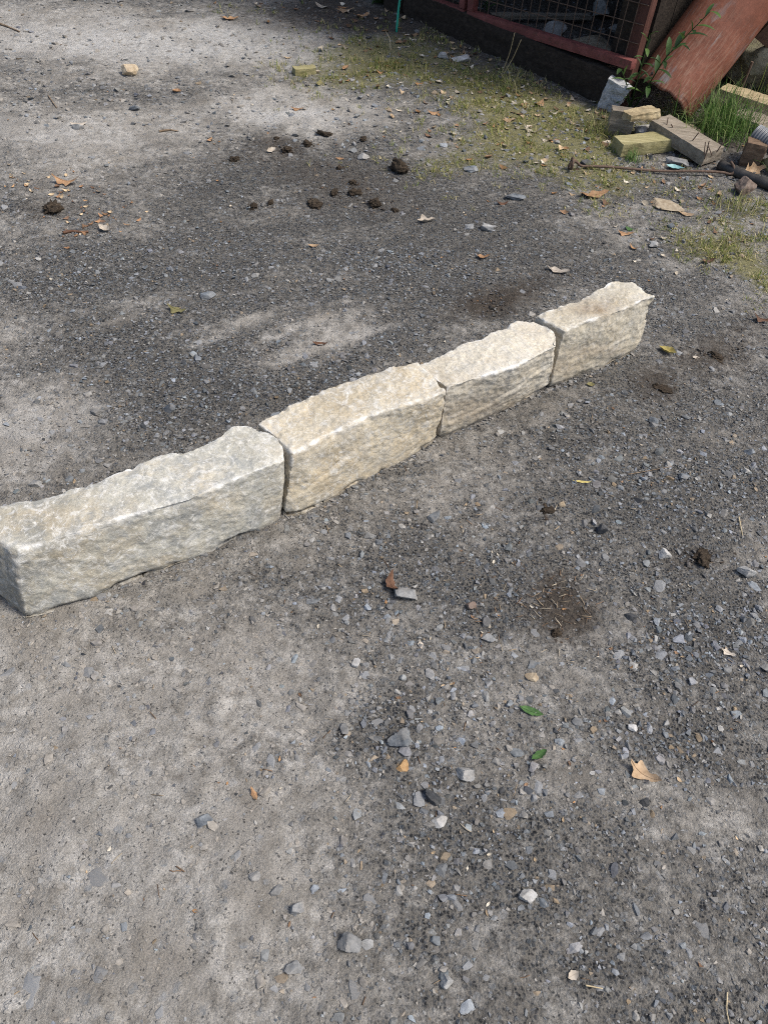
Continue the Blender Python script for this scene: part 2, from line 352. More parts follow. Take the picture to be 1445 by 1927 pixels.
M_blue = mat_pebble('blue grey stone', (.045, .052, .060), (.13, .145, .16), (.24, .255, .265), dusty=.35)
M_emb = mat_pebble('embedded grey stone', (.095, .107, .120), (.19, .205, .222), (.29, .30, .31), dusty=.9, sc=95)
M_grey = mat_pebble('grey stone', (.13, .132, .132), (.25, .252, .248), (.38, .375, .36), dusty=.4)
M_dark = mat_pebble('dark slate', (.018, .020, .023), (.045, .048, .052), (.09, .095, .10), dusty=.15)
M_white = mat_pebble('pale quartz stone', (.24, .235, .225), (.37, .365, .35), (.50, .49, .475), dusty=.35)
M_tan = mat_pebble('tan stone', (.24, .18, .115), (.36, .29, .20), (.48, .41, .30), dusty=.1)
M_ochre = mat_pebble('ochre stone', (.17, .095, .04), (.30, .185, .085), (.38, .26, .14), dusty=.1)
M_brownst = mat_pebble('brown stone', (.09, .062, .048), (.16, .115, .09), (.24, .18, .145), dusty=.2)

# ------------------------------------------------------------------ kerb stones
def mat_kerb(name, base, patch, grey, fleck, patch_amt, grey_amt, seed, stain=0.0):
    m = NT(name, .9, .22); vec = m.map(loc=(seed*3.7, seed*1.3, seed*2.1))
    big = m.noise(9, 6, .62, vec, .4); mid = m.noise(34, 6, .68, vec, .6); fine = m.noise(170, 5, .7, vec)
    c = m.ramp(fine, [(.30, tuple(x*.74 for x in base)), (.5, base), (.70, tuple(min(.8, x*1.18) for x in base))])
    c = m.mix(m.math('MULTIPLY', m.ramp(big, [(.44, 0.0), (.60, 1.0)]), patch_amt), c, m.mix(.5, patch, c, 'MIX'))
    gm_ = m.noise(16, 6, .7, m.map(loc=(seed*9.1, 4, seed)), .5)
    c = m.mix(m.math('MULTIPLY', m.ramp(gm_, [(.47, 0.0), (.60, 1.0)]), grey_amt), c, m.mix(.25, grey, c))
    c = m.mix(.9, c, m.ramp(m.noise(4.5, 5, .6, m.map(loc=(seed*2.3, 1.1, seed*4.7)), .6), [(.32, (.74, .71, .66)), (.5, (1.0, 1.0, 1.0)), (.68, (1.10, 1.09, 1.07))]), 'MULTIPLY')
    # pale flecks and veins
    fl = m.math('MULTIPLY', m.ramp(m.noise(75, 6, .75, vec, 1.2), [(.56, 0.0), (.66, 1.0)]), fleck*.8)
    c = m.mix(fl, c, (.70, .69, .655))
    fl2 = m.math('MULTIPLY', m.ramp(m.noise(26, 7, .8, m.map(loc=(seed, 3.3, 8)), 1.6), [(.50, 0.0), (.63, 1.0)]), fleck*.85)
    c = m.mix(fl2, c, (.64, .63, .59))
    dk = m.math('MULTIPLY', m.ramp(m.noise(95, 5, .7, m.map(loc=(2, seed*5.3, 7))), [(.57, 0.0), (.70, 1.0)]), .38)
    c = m.mix(dk, c, (.15, .135, .11))
    a = m.attr('mask'); se = m.n('ShaderNodeSeparateColor'); m.l(a.outputs['Color'], se.inputs[0])
    ed = m.math('MULTIPLY', se.outputs[0], m.ramp(mid, [(.40, .05), (.60, .95)]))
    c = m.mix(ed, c, (.74, .735, .71))
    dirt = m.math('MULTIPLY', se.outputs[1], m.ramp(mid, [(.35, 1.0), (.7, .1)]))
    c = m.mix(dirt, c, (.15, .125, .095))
    if stain:
        st = m.math('MULTIPLY', se.outputs[2], m.ramp(mid, [(.3, 1.0), (.75, .25)]))
        c = m.mix(m.math('MULTIPLY', st, stain), c, (.185, .125, .07))
    m.color(c)
    b = m.bump(m.noise(48, 7, .72, vec, .5), .0055, .6); m.bump(fine, .0014, .7, b); return m.m

def kerb(name, FT, BT, FB, zt, mat, seed, label, end_l=0.0, end_r=0.0, back_in=.006, stain=None, chip=1.0, strata=1.0, crack=None):
    n = 160
    def rail(pts, z):
        W = np.array([px(x, y, z) for x, y in pts]); return W
    ft, bt = rail(FT, zt), rail(BT, zt); fb = np.array([gp(x, y) for x, y in FB]); fb[:, 2] = np.array([gz1(p) for p in fb])-.004
    dirr = ft[-1]-ft[0]; dirr[2] = 0; Lm = np.linalg.norm(dirr); dirr /= Lm; nrm = np.array([-dirr[1], dirr[0], 0])
    bb = bt.copy(); bb[:, 2] = fb[:, 2].mean(); bb[:, :2] -= nrm[:2]*back_in
    Pq, F = grid_box(n, 44, 58)
    def ev(r, u):
        s = np.r_[0, np.cumsum(np.linalg.norm(np.diff(r, axis=0), axis=1))]; s /= s[-1]
        return np.stack([np.interp(u, s, r[:, k]) for k in range(3)], 1)
    u, v, wq = Pq[:, 0], Pq[:, 1], Pq[:, 2]
    A, B, Cc, Dd = ev(fb, u), ev(bb, u), ev(ft, u), ev(bt, u)
    V = (A*(1-v)[:, None]+B*v[:, None])*(1-wq)[:, None]+(Cc*(1-v)[:, None]+Dd*v[:, None])*wq[:, None]
    bul = (1-(2*v-1)**2)
    V += dirr*((end_r*bul*sstep(u, .8, 1)-end_l*bul*sstep(u, .2, 0))[:, None]) if False else dirr*((end_r*bul*sstep(u, .8, 1))-(end_l*bul*sstep(1-u, .8, 1)))[:, None]
    W_ = np.linalg.norm((Dd-Cc), axis=1).mean()
    du, dv, dw = np.minimum(u, 1-u)*Lm, np.minimum(v, 1-v)*W_, np.minimum(wq, 1-wq)*zt
    srt = np.sort(np.stack([du, dv, dw], 1), 1); second = srt[:, 1]; third = srt[:, 2]
    Q = V+seed*5.0
    # worn arrises: smoother where noise says so
    wt = np.clip(.55+fbm(Q, 14, 2, seed)*.6, .15, 1)
    V = smooth_np(V, F, 10, .6, wt)
    N = normals(V, F)
    e2 = np.exp(-(second/.020)**2); e1 = np.exp(-(second/.005)**2)
    top = np.clip(N[:, 2], 0, 1)
    d = fbm(Q, 7, 3, seed+1)*.0050 + fbm(Q, 44, 4, seed+2, .7)*.0020 + fbm(Q, 95, 3, seed+3, .6)*.0013
    loc = np.stack([Q@dirr, Q@nrm, Q[:, 2]+.25*(Q@dirr)], 1)
    d += (np.abs(fbm(loc*np.array([6, 14, 34]), 1.0, 4, seed+4))-.3)*-.0013*strata*(1-top)
    d += (np.abs(fbm(loc*np.array([9, 20, 9]), 1.0, 3, seed+7))-.3)*-.0018*top
    d -= e2*np.maximum(0, fbm(Q, 21, 3, seed+5)+.05)*.0075*chip
    d -= e1*np.maximum(0, fbm(Q, 60, 3, seed+6))*.003*chip
    if crack:                                    # shallow ledge lines across the front face
        for (u0, w0, u1, w1, dep) in crack:
            tt = np.clip((u-u0)/(u1-u0), 0, 1); wl = w0+(w1-w0)*tt+fbm(Q, 18, 3, seed+9)*.035
            inside = sstep(u, u0-.03, u0+.03)*(1-sstep(u, u1-.03, u1+.03))*(v < .25)
            d += dep*inside*sstep(wq, wl+.03, wl-.03)*np.exp(-np.clip(wl-wq, 0, 1)/.35) - .4*dep*inside*np.exp(-((wq-wl)/.03)**2)
    d -= .016*sstep(-wq, -.13, -.01)*np.clip(.45+.9*fbm(Q, 9, 3, seed+12), 0, 1.3)*(wq > .001)
    V = V+N*d[:, None]
    e_top = e1*sstep(wq, .72, .95)
    ed = np.clip(e_top*(.42+1.1*fbm(Q, 20, 3, seed+8)) + e1*.2*(wq > .02) + .16*np.exp(-(second/.02)**2)*sstep(wq, .8, 1), 0, 1)
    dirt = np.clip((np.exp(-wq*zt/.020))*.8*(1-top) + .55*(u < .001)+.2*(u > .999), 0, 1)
    stn = np.zeros(len(V))
    if stain:
        X, Y, _ = proj(V)
        for (cx, cy, rx, ry, wgt) in stain: stn += wgt*np.exp(-((X-cx)/rx)**2-((Y-cy)/ry)**2)
    o = mk(name, V, F, mat, smooth=True, mask=np.stack([ed, dirt, np.clip(stn, 0, 1)], 1))
    return tag(o, label, 'stone block', 'reclaimed stone blocks laid end to end')

M_k1 = mat_kerb('grey flecked walling stone', (.42, .405, .345), (.46, .375, .245), (.255, .268, .265), .9, .7, .85, 1)
M_k2 = mat_kerb('warm tan walling stone', (.48, .425, .32), (.465, .36, .215), (.37, .365, .335), .8, .6, .5, 2)
M_k3 = mat_kerb('pale buff walling stone', (.51, .47, .385), (.45, .36, .235), (.36, .36, .345), .55, .45, .45, 3, .7)
M_k4 = mat_kerb('buff walling stone with brown stain', (.48, .44, .35), (.43, .345, .22), (.36, .35, .32), .5, .5, .4, 4, 1.0)
kerb('stone_block', [(32, 1036), (107, 1013), (185, 992), (240, 970), (296, 957), (356, 940), (429, 908), (472, 889), (536, 867)],
     [(-100, 975), (0, 951), (94, 930), (172, 908), (240, 880), (300, 857), (365, 841), (412, 816), (434, 799), (462, 796)],
     [(45, 1172), (172, 1133), (257, 1095), (343, 1065), (429, 1026), (493, 1000), (527, 976)], .198, M_k1, 1,
     'grey flecked stone block at the left end of the row, nearest the camera', end_r=.030, strata=.8)
kerb('stone_block', [(551, 854), (571, 843), (626, 814), (696, 782), (765, 762), (812, 747), (840, 736)],
     [(483, 797), (527, 768), (585, 744), (632, 718), (684, 701), (731, 690), (788, 682)],
     [(531, 978), (574, 971), (632, 939), (701, 896), (765, 864), (822, 830)], .200, M_k2, 2,
     'warm tan stone block, second from the left end of the row', end_l=-.004, crack=[(.02, .30, .42, .62, .004)])
kerb('stone_block', [(841, 729), (893, 712), (963, 692), (998, 677), (1048, 650)],
     [(784, 689), (841, 660), (870, 643), (905, 637), (940, 620), (972, 605), (1002, 603)],
     [(826, 829), (882, 805), (952, 771), (1021, 736), (1033, 731)], .198, M_k3, 3,
     'pale buff stone block with a rounded end, third from the left in the row', end_r=.030, strata=1.5,
     crack=[(.05, .30, .95, .62, .0045)], stain=[(930, 770, 70, 30, .7), (860, 780, 40, 30, .4)])
kerb('stone_block', [(1063, 624), (1103, 605), (1167, 585), (1202, 567), (1233, 556)],
     [(1004, 593), (1027, 585), (1080, 567), (1114, 547), (1155, 528), (1188, 528)],
     [(1032, 733), (1091, 710), (1138, 692), (1190, 666), (1199, 656)], .205, M_k4, 4,
     'stone block with a brown stain on top, at the far right end of the row', strata=1.8,
     crack=[(.1, .42, .8, .45, .003)], stain=[(1115, 580, 42, 16, .9), (1120, 660, 60, 12, .5), (1050, 690, 40, 26, .5)])

# ------------------------------------------------------------------ gravel
def in_view(x, y, m=80):
    X, Y, k = proj(np.stack([x, y, np.zeros_like(x)], 1)); return (k > .2) & (X > -m) & (X < PW+m) & (Y > -m) & (Y < PH+m)
KA, KB = px(-100, 1070, .1)[:2], px(1215, 620, .1)[:2]
kd = (KB-KA)/np.linalg.norm(KB-KA); kn = np.array([-kd[1], kd[0]])
def under_kerb(x, y, pad=0.0):
    q = np.stack([x, y], 1)-KA; s = q@kd; t = q@kn; return (s > -.1) & (s < np.linalg.norm(KB-KA)+.02) & (np.abs(t+.005) < .07+pad)
def scatter(dens, x0, x1, y0, y1, seed, wfun):
    gg = np.random.default_rng(seed); n = int(dens*(x1-x0)*(y1-y0)); x = gg.uniform(x0, x1, n); y = gg.uniform(y0, y1, n)
    k = in_view(x, y) & ~under_kerb(x, y); x, y = x[k], y[k]
    d, m_, s_, gv = masks(x, y); k = gg.random(len(x)) < wfun(d, m_, s_, gv); return x[k], y[k], d[k], s_[k], gv[k]
def hull(seed, npts):
    g_ = np.random.default_rng(seed); P = g_.normal(size=(npts, 3)); P /= np.linalg.norm(P, axis=1, keepdims=True); P *= g_.uniform(.72, 1.0, (npts, 1)); bm = bmesh.new()
    for q in P: bm.verts.new(q)
    res = bmesh.ops.convex_hull(bm, input=list(bm.verts))
    bmesh.ops.delete(bm, geom=[v for v in bm.verts if not v.link_faces], context='VERTS'); bm.verts.index_update()
    bmesh.ops.recalc_face_normals(bm, faces=list(bm.faces))
    V = np.array([v.co for v in bm.verts]); F = np.array([[v.index for v in f.verts] for f in bm.faces]); bm.free()
    V -= (V.max(0)+V.min(0))/2; V /= (V.max(0)-V.min(0))/2; return V, F
def chips(name, x, y, size, d, s_, sub, nshape, seed, sink=.15):
    gg = np.random.default_rng(seed); n = len(x); AV = []; AF = []; who = []; o = 0
    sh = gg.integers(0, nshape, n); sx = size*gg.uniform(.75, 1.25, n)*.55; sy = size*gg.uniform(.55, 1.0, n)*.55; sz = size*gg.uniform(.32, .66, n)*.55
    a = gg.uniform(0, 6.283, n); t = gg.normal(0, .28, n); zc = gz(x, y)+sz*gg.uniform(sink-.5, sink+.55, n)+.0012
    for k in range(nshape):
        v, F = hull(seed*100+k, 9 if sub == 1 else 14); m = np.nonzero(sh == k)[0]
        if not len(m): continue
        V = v[None]*np.stack([sx[m], sy[m], sz[m]], 1)[:, None]
        c, s = np.cos(t[m])[:, None], np.sin(t[m])[:, None]; X, Y, Z = V[..., 0], V[..., 1], V[..., 2]
        Y, Z = Y*c-Z*s, Y*s+Z*c
        c, s = np.cos(a[m])[:, None], np.sin(a[m])[:, None]; X, Y = X*c-Y*s, X*s+Y*c
        AV.append(np.stack([X+x[m][:, None], Y+y[m][:, None], Z+zc[m][:, None]], -1).reshape(-1, 3))
        AF.append((F[None]+(np.arange(len(m))*len(v))[:, None, None]).reshape(-1, 3)+o); o += len(m)*len(v); who.append(np.repeat(m, len(v)))
    V, FF, who = np.concatenate(AV), np.concatenate(AF), np.concatenate(who)
    base = np.array([.106, .118, .131])[None]*np.exp(np.clip(gg.normal(0, .48, n), -1.2, .8))[:, None]*(1+gg.normal(0, .018, (n, 3)))
    pale = gg.random(n) < .07; base[pale] = np.array([.27, .265, .25])*gg.uniform(.7, 1.2, (pale.sum(), 1))
    tan = gg.random(n) < .05; base[tan] = np.array([.22, .165, .105])*gg.uniform(.6, 1.2, (tan.sum(), 1))
    dustc = np.array([.275, .25, .215]); k = np.clip(gg.uniform(.0, 1.0, n)*(1.15-d)*1.1, 0, .9)[:, None]; base = base*(1-k)+dustc*k
    k = (s_*gg.uniform(.2, .8, n))[:, None]; base = base*(1-k)+np.array([.05, .038, .028])*k
    cols = np.clip(base, .012, .55)[who]
    o = mk(name, V, FF, M_chip, parent=ground, cols=cols); o['kind'] = 'stuff'; return o
gg = np.random.default_rng(3)
x, y, d, s_, gv = scatter(10500, -1.4, 1.6, 0, 2.5, 1, lambda d, m, s, g_: np.clip(.10+.5*d+.9*g_, 0, 1)*.85)
chips('fine_gravel', x, y, np.clip(gg.lognormal(math.log(.0052), .28, len(x)), .003, .010), d, s_, 1, 14, 5)
x, y, d, s_, gv = scatter(2400, -2.4, 2.4, 0, 3.7, 2, lambda d, m, s, g_: np.clip(.08+.26*d+1.0*g_-.2*s, .03, 1)*.8)
chips('gravel', x, y, np.clip(gg.lognormal(math.log(.0095), .30, len(x)), .006, .019), d, s_, 1, 16, 6)
x, y, d, s_, gv = scatter(1500, -2.7, 2.6, 3.2, 6, 12, lambda d, m, s, g_: np.clip(.4+.3*d-.25*s, .1, 1)*.8)
chips('gravel', x, y, np.clip(gg.lognormal(math.log(.0125), .45, len(x)), .007, .028), d, s_, 1, 12, 8)
x, y, d, s_, gv = scatter(330, -2.4, 2.4, 0, 4.4, 21, lambda d, m, s, g_: np.clip(.10+.12*d+1.0*g_-.15*s, .05, 1)*.8)
chips('coarse_gravel', x, y, np.clip(gg.lognormal(math.log(.0165), .22, len(x)), .012, .026), d, s_, 2, 16, 9, sink=.0)

x, y, d, s_, gv = scatter(5200, -2.3, 1.6, 0, 3.0, 44, lambda d, m, s, g_: np.clip(.75-d, 0, 1)*.8)
chips('dust_crumbs', x, y, np.clip(gg.lognormal(math.log(.0052), .38, len(x)), .0025, .014), d*0-.25, s_, 1, 12, 14, sink=-.1)
x, y, d, s_, gv = scatter(2300, -.2, 1.5, .1, 2.0, 45, lambda d, m, s, g_: np.clip(.07+.12*d+.75*g_-.3*s, 0, 1)*.6)
chips('coarse_gravel', x, y, np.clip(gg.lognormal(math.log(.0145), .30, len(x)), .009, .026), d, s_, 2, 16, 15, sink=-.1)

x, y, d, s_, gv = scatter(3000, -1.6, 1.8, .2, 3.4, 46, lambda d, m, s, g_: np.clip(s*1.3-.35, 0, 1)*.9)
chips('soil_crumbs', x, y, np.clip(gg.lognormal(math.log(.0065), .45, len(x)), .003, .02), d*0+1, s_*0+1.25, 1, 12, 17, sink=.1)

x, y, d, s_, gv = scatter(1500, -1.5, 1.4, .05, 2.3, 48, lambda d, m, s, g_: np.clip(.32+.1*(1-d)-.3*s, 0, 1)*.55)
chips('bedded_pebbles', x, y, np.clip(gg.lognormal(math.log(.0125), .38, len(x)), .006, .030), np.clip(d, .15, .75), s_, 2, 18, 20, sink=-.45)
bx_, by_ = [], []
for FBp in ([(45, 1172), (172, 1133), (257, 1095), (343, 1065), (429, 1026), (527, 976)], [(533, 977), (574, 971), (632, 939), (701, 896), (765, 864), (822, 830)], [(826, 829), (882, 805), (952, 771), (1033, 731)], [(1032, 733), (1091, 710), (1138, 692), (1199, 658)]):
    W_ = resample([gp(a, b) for a, b in FBp], 110); k = gg.random(110) < .8; off = np.abs(gg.normal(0, .009, 110))-.002
    bx_.append((W_[:, 0]+kn[0]*-off+gg.normal(0, .004, 110))[k]); by_.append((W_[:, 1]+kn[1]*-off)[k])
bx_, by_ = np.concatenate(bx_), np.concatenate(by_)
chips('caught_grit', bx_, by_, np.clip(gg.lognormal(math.log(.0065), .4, len(bx_)), .003, .016), bx_*0+.5, bx_*0+.15, 1, 10, 18, sink=.25)

# larger stones bedded in the track, each a piece of the ground
emb = [mesh_np('embedded_stone', *(lambda v, f: (v, f))(*rock(700+k, 2, (1, 1, 1), cuts=7, noise=.07, tight=.36)), M_emb) for k in range(18)]
def bed(x, y, sx, sy, h, rot, k, proud=.35, mat=None):
    o = bpy.data.objects.new('embedded_stone', emb[k % 18]); link(o, ground)
    o.location = (x, y, gz1((x, y))+h*(proud-1)+.002); o.scale = (sx, sy, h); o.rotation_euler = (gg.normal(0, .06), gg.normal(0, .06), rot)
for (X, Y, wpx, hpx, rot) in [(55, 1870, 52, 60, .3), (185, 1838, 50, 36, -.4), (305, 1895, 34, 80, .2), (18, 1262, 50, 26, .7), (345, 1705, 30, 46, .2), (165, 1264, 34, 22, 0), (190, 1522, 20, 30, .3), (25, 1480, 18, 30, -.3),
                              (700, 1692, 40, 36, .5), (130, 1866, 38, 22, .3), (512, 1435, 30, 30, .5), (250, 1570, 30, 24, 0), (180, 1650, 40, 34, .4), (390, 1765, 24, 34, 0), (240, 1315, 20, 14, 0), (670, 1860, 46, 30, .2),
                              (1320, 1757, 40, 36, .4), (865, 1700, 30, 34, 1), (935, 1738, 28, 32, .2), (885, 1820, 34, 28, .6), (1270, 1810, 24, 20, 0), (905, 1235, 30, 22, .4), (1000, 1190, 30, 18, 0), (1160, 1230, 34, 22, .2),
                              (1180, 1340, 30, 20, 0), (1355, 1412, 34, 30, .3), (1415, 1440, 30, 24, .1), (1010, 1480, 26, 30, .4), (950, 1500, 30, 24, .2), (910, 1505, 24, 20, 0), (790, 1470, 26, 18, 0), (715, 1360, 36, 20, .4), (640, 1230, 26, 18, 0),
                              (1085, 1495, 24, 20, 0), (400, 556, 34, 14, 0), (375, 590, 24, 10, 0), (30, 535, 40, 14, 0), (740, 1195, 34, 26, .4), (815, 1240, 32, 26, .3), (690, 1275, 30, 24, .5), (880, 1260, 34, 24, .2), (650, 1345, 26, 20, .6)]:
    p = gp(X, Y); s = scale_at(p); up = s*1.25
    bed(p[0], p[1], wpx*s*.5, min(hpx, wpx*1.3)*up*.5, .012, rot, int(X+Y), .22)
x, y, d, s_, gv = scatter(110, -2.2, 2.4, 0, 4.6, 33, lambda d, m, s, g_: np.clip(.22+.25*d+.9*g_-.2*s-.2*m, .03, 1))
k = gg.permutation(len(x))[:250]
for a, b in zip(x[k], y[k]):
    s = gg.lognormal(math.log(.0105), .26); bed(a, b, s, s*gg.uniform(.55, .95), s*gg.uniform(.4, .7), gg.uniform(0, 6.28), int(gg.integers(0, 18)), gg.uniform(.18, .75))

# ------------------------------------------------------------------ loose stones one can point at
def loose(X, Y, wpx, ratio, hr, mat, label, seed, rot=0.0, sub=4, cuts=7, tight=.40, noise=.06, name='pebble', sink=.12, cat='pebble', tilt=0.0):
    p = gp(X, Y); s = scale_at(p)*wpx*.5
    V, F = rock(seed, sub, (s, s*ratio, s*hr), cuts=cuts, noise=noise, tight=tight, fine=.018)
    V = rotz(rotx(V, tilt), rot); V[:, 2] -= V[:, 2].min(); V = V+p; V[:, 2] -= s*hr*2*sink
    return tag(mk(name, V, F, mat, smooth=26), label, cat)
LS = [
 (657, 1778, 46, .85, .62, M_grey, 'largest rounded grey pebble near the bottom of the photo', 1, .4),
 (560, 1712, 31, .9, .75, M_grey, 'blocky pale grey pebble just above left of the largest bottom pebble', 2, .9),
 (552, 1824, 32, .7, .5, M_grey, 'flattish grey pebble below left of the largest bottom pebble', 3, .5),
 (839, 1848, 26, 1.0, .8, M_grey, 'upright grey pebble at the bottom, right of the largest bottom pebble', 4, .2),
 (992, 1688, 36, .75, .45, M_white, 'white angular quartz stone lying alone at lower right', 5, .2),
 (828, 1546, 32, .75, .3, M_white, 'flat white angular chip below the dark oblong pebble', 6, .5),
 (812, 1502, 38, .55, .5, M_dark, 'dark oblong slate pebble with a pale rim, lower centre', 7, -.75),
 (875, 1460, 37, .7, .6, M_grey, 'boxy grey brown stone right of the ochre stone', 8, -.1),
 (756, 1443, 26, .9, .4, M_ochre, 'ochre orange stone below the big dark angular stone', 9, .3),
 (750, 1394, 46, .75, .6, M_blue, 'big dark blue grey angular stone above the ochre stone', 10, .2),
 (480, 1650, 24, .8, .55, M_grey, 'small dusty grey pebble in the pale dust, left of bottom centre', 11, .1),
 (386, 1544, 30, .75, .55, M_blue, 'blue grey pebble in the pale dust at lower left', 12, .5),
 (1183, 1164, 27, .65, .6, M_dark, 'smooth dark pebble at the right edge of the brown dung patch', 13, -.3),
 (1133, 1000, 25, .8, .8, M_dark, 'upright dark grey pebble above the dung patch, far from any leaf', 14, 1),
 (815, 974, 22, 1.5, .5, M_blue, 'oval blue grey pebble in front of the tan stone block', 15, -.2),
 (320, 772, 22, .9, .8, M_blue, 'round grey pebble behind the grey flecked stone block', 16, 0),
 (185, 779, 24, .6, .55, M_grey, 'pale grey pebble at left behind the grey flecked block', 17, .1),
 (762, 1122, 42, .75, .5, M_grey, 'grey stone touching the brown curled leaf', 18, .2),
 (1400, 1080, 36, .6, .6, M_grey, 'grey oval stone at the right edge beside the dark soil clump', 19, -.3),
 (1248, 1044, 27, .75, .6, M_white, 'pale bluish angular stone left of the dark soil clump', 20, .2),
 (1003, 1250, 30, .9, .35, M_blue, 'blue grey angular stone just above the pale tan flat stone', 21, .2),
 (1000, 1276, 26, .8, .4, M_tan, 'pale tan flat stone below the dung patch', 22, .4),
 (918, 1203, 28, .75, .35, M_grey, 'light grey smooth stone among gravel left of the dung patch', 23, .2),
 (1188, 1371, 18, 1.0, .6, M_white, 'bright white stone in the dark gravel cluster at right', 24, .1),
 (1056, 951, 15, .8, .8, M_tan, 'tiny round tan pebble beside dark crumbs, right of centre', 25, .1),
 (393, 560, 30, .6, .4, M_blue, 'blue grey stone behind the row, near the olive leaf', 27, .2),
 (684, 299, 24, .7, .5, M_white, 'white stone beside the dark dung clods', 28, .3),
 (833, 109, 22, .8, .6, M_white, 'white lump of stone on dark soil left of the gate rail', 29, .1),
 (866, 116, 36, .5, .35, M_white, 'flat white stone on dark soil below the gate', 30, .05),
 (255, 207, 22, .55, .5, M_blue, 'dark blue grey stone in dust below the pale tan block', 31, .1),
 (1210, 1511, 20, .8, .5, M_dark, 'small dark pebble below the pale crumpled leaf', 32, .1),
 (915, 432, 24, .7, .6, M_grey, 'grey stone on bare track behind the second gap of the row', 33, .1),
 (670, 1250, 17, 1.1, .7, M_white, 'small white stone at the edge of pale dust, centre', 34, .1),
 (1228, 795, 18, .8, .6, M_blue, 'grey pebble to the right of the far stone block', 35, .1),
 (1228, 464, 20, .7, .6, M_grey, 'angular grey pebble above the far stone block', 36, .1),
 (969, 374, 42, .55, .2, M_blue, 'flat blue grey slab on the track by the sparse grass', 37, .0),
 (886, 322, 28, .6, .35, M_blue, 'blue grey slab at the edge of the sparse grass, near the biggest clod', 38, .0),
 (148, 243, 22, .5, .5, M_grey, 'grey stone in pale dust under a pale leaf, far left', 39, .0),
 (1408, 852, 20, .8, .6, M_blue, 'blue grey pebble at the right edge, level with the tan block', 40, .0),
 (1286, 900, 22, .8, .5, M_blue, 'blue grey pebble at right in dark grit, right of the yellow strip', 41, .0),
 (70, 912, 22, .7, .5, M_grey, 'grey pebble touching the back of the grey flecked block', 42, .0),
 (885, 1144, 20, .8, .8, M_brownst, 'brown round pebble at the left edge of the dung patch', 43, .0),
]
for (X, Y, wp, ra, hr, m_, lb, sd_, ro) in LS: loose(X, Y, wp, ra, hr, m_, lb, 900+sd_, ro, sub=4 if wp > 25 else 3)
loose(246, 141, 33, .85, .62, M_tan, 'pale tan angular block lying alone on the track, far left', 961, .1, cuts=7, tight=.7, name='stone_chunk', cat='stone')
loose(1214, 254, 46, .7, .45, M_white, 'jagged white grey stone between the cut log and the nailed plank', 963, .2, cuts=7, tight=.5, name='broken_stone', cat='stone')
loose(1302, 247, 44, .55, .25, M_tan, 'flat cream stone behind the nailed plank', 964, -.5, cuts=8, name='flat_stone', cat='stone')
loose(1253, 392, 66, .55, .16, M_tan, 'flat buff stone slab lying in front of the iron rod', 965, -.45, cuts=7, tight=.6, name='flat_stone', cat='stone', sink=.05)
loose(1399, 362, 42, .8, .75, M_brownst, 'rounded brown grey cobble beside the black pipe', 966, .2, name='cobble', cat='stone')
loose(1272, 311, 46, .4, .3, M_grey, 'greyish flat stone under the yellowish timber block', 967, -.2, cuts=8, name='flat_stone', cat='stone')
loose(1100, 315, 26, .8, .6, M_dark, 'dark stone just above the iron rod', 968, 0, name='cobble', cat='stone')

# ------------------------------------------------------------------ dung and soil clods
mc = NT('dark fibrous dung', .95, .15)
mcn = mc.noise(90, 6, .75, mc.map(sc=(1, 1, 2.2))); mc.color(mc.ramp(mcn, [(.3, (.020, .015, .011)), (.52, (.055, .042, .030)), (.72, (.14, .108, .077))])); mc.bump(mc.noise(260, 6, .75), .006, 1.0)
M_clod = mc.m
CRUMB = []
def clod(X, Y, wpx, label, seed, ratio=.85, hr=.6):
    p = gp(X, Y); s = scale_at(p)*wpx*.40; hr *= .9; CRUMB.append((p[0], p[1], s)); D, F = ICO[4]
    r = .85+fbm(D+seed, 1.4, 3, seed)*.45+np.abs(fbm(D+seed, 5, 4, seed+1, .7))*.5-np.maximum(0, fbm(D, 3.0, 2, seed+2))*.45
    V = D*r[:, None]*np.array([s, s*ratio, s*hr]); V = rotz(V, seed*1.3)+p; V[:, 2] += s*hr*.55
    tag(mk('dung_clod', V, F, M_clod, smooth=True), label, 'clod', 'dark clods lying on the track')
for a in [(100, 398, 44, 'big fibrous clod among orange wood chips at the far left', 1), (752, 322, 42, 'biggest black clod, standing out left of the grass', 2, .7, .8), (478, 391, 24, 'small round clod alone on the track behind the row', 3),
          (592, 386, 40, 'low wide clod in the middle of the clod scatter', 4, .8, .35), (668, 366, 26, 'clod directly right of the low wide one, above the pair', 5), (630, 364, 34, 'flat clod above the low wide one', 6, .5, .4),
          (706, 387, 32, 'crumbly clod with pale straw, right of the low wide one', 7, .7, .6), (540, 284, 26, 'clod in the upper left of the clod scatter', 8), (578, 273, 22, 'dark clod at the top of the clod scatter', 9),
          (441, 302, 24, 'leftmost clod of the scatter below the pale dusty patch', 10, .7, .6), (684, 264, 18, 'small dark clod above the white stone', 11), (610, 255, 34, 'flat crumbly clod at the bottom edge of the pale dusty patch', 12, .5, .4),
          (510, 384, 18, 'thin upright crumb right of the small round clod', 13, .6, .7), (742, 397, 20, 'small clod at the right end of the clod scatter', 14, .7, .5), (664, 345, 18, 'small clod at the top of a close pair', 15),
          (638, 318, 16, 'tiny brown clod left of the white stone', 16), (520, 262, 14, 'tiny clod at the upper left of the scatter', 17), (1320, 1052, 46, 'crumbled dark soil clump at the right edge near grey oval stone', 18, .8, .35),
          (1245, 733, 42, 'dark flat soil clump just right of the far stone block', 19, .6, .25), (1046, 1194, 26, 'round dark clod at the bottom of the brown dung patch', 20, .8, .6), (1345, 672, 34, 'dark soil clump at right, level with the far block', 21, .6, .3),
          (1028, 962, 34, 'dark crumbs beside the tiny tan pebble', 22, .6, .25)]: clod(*a)

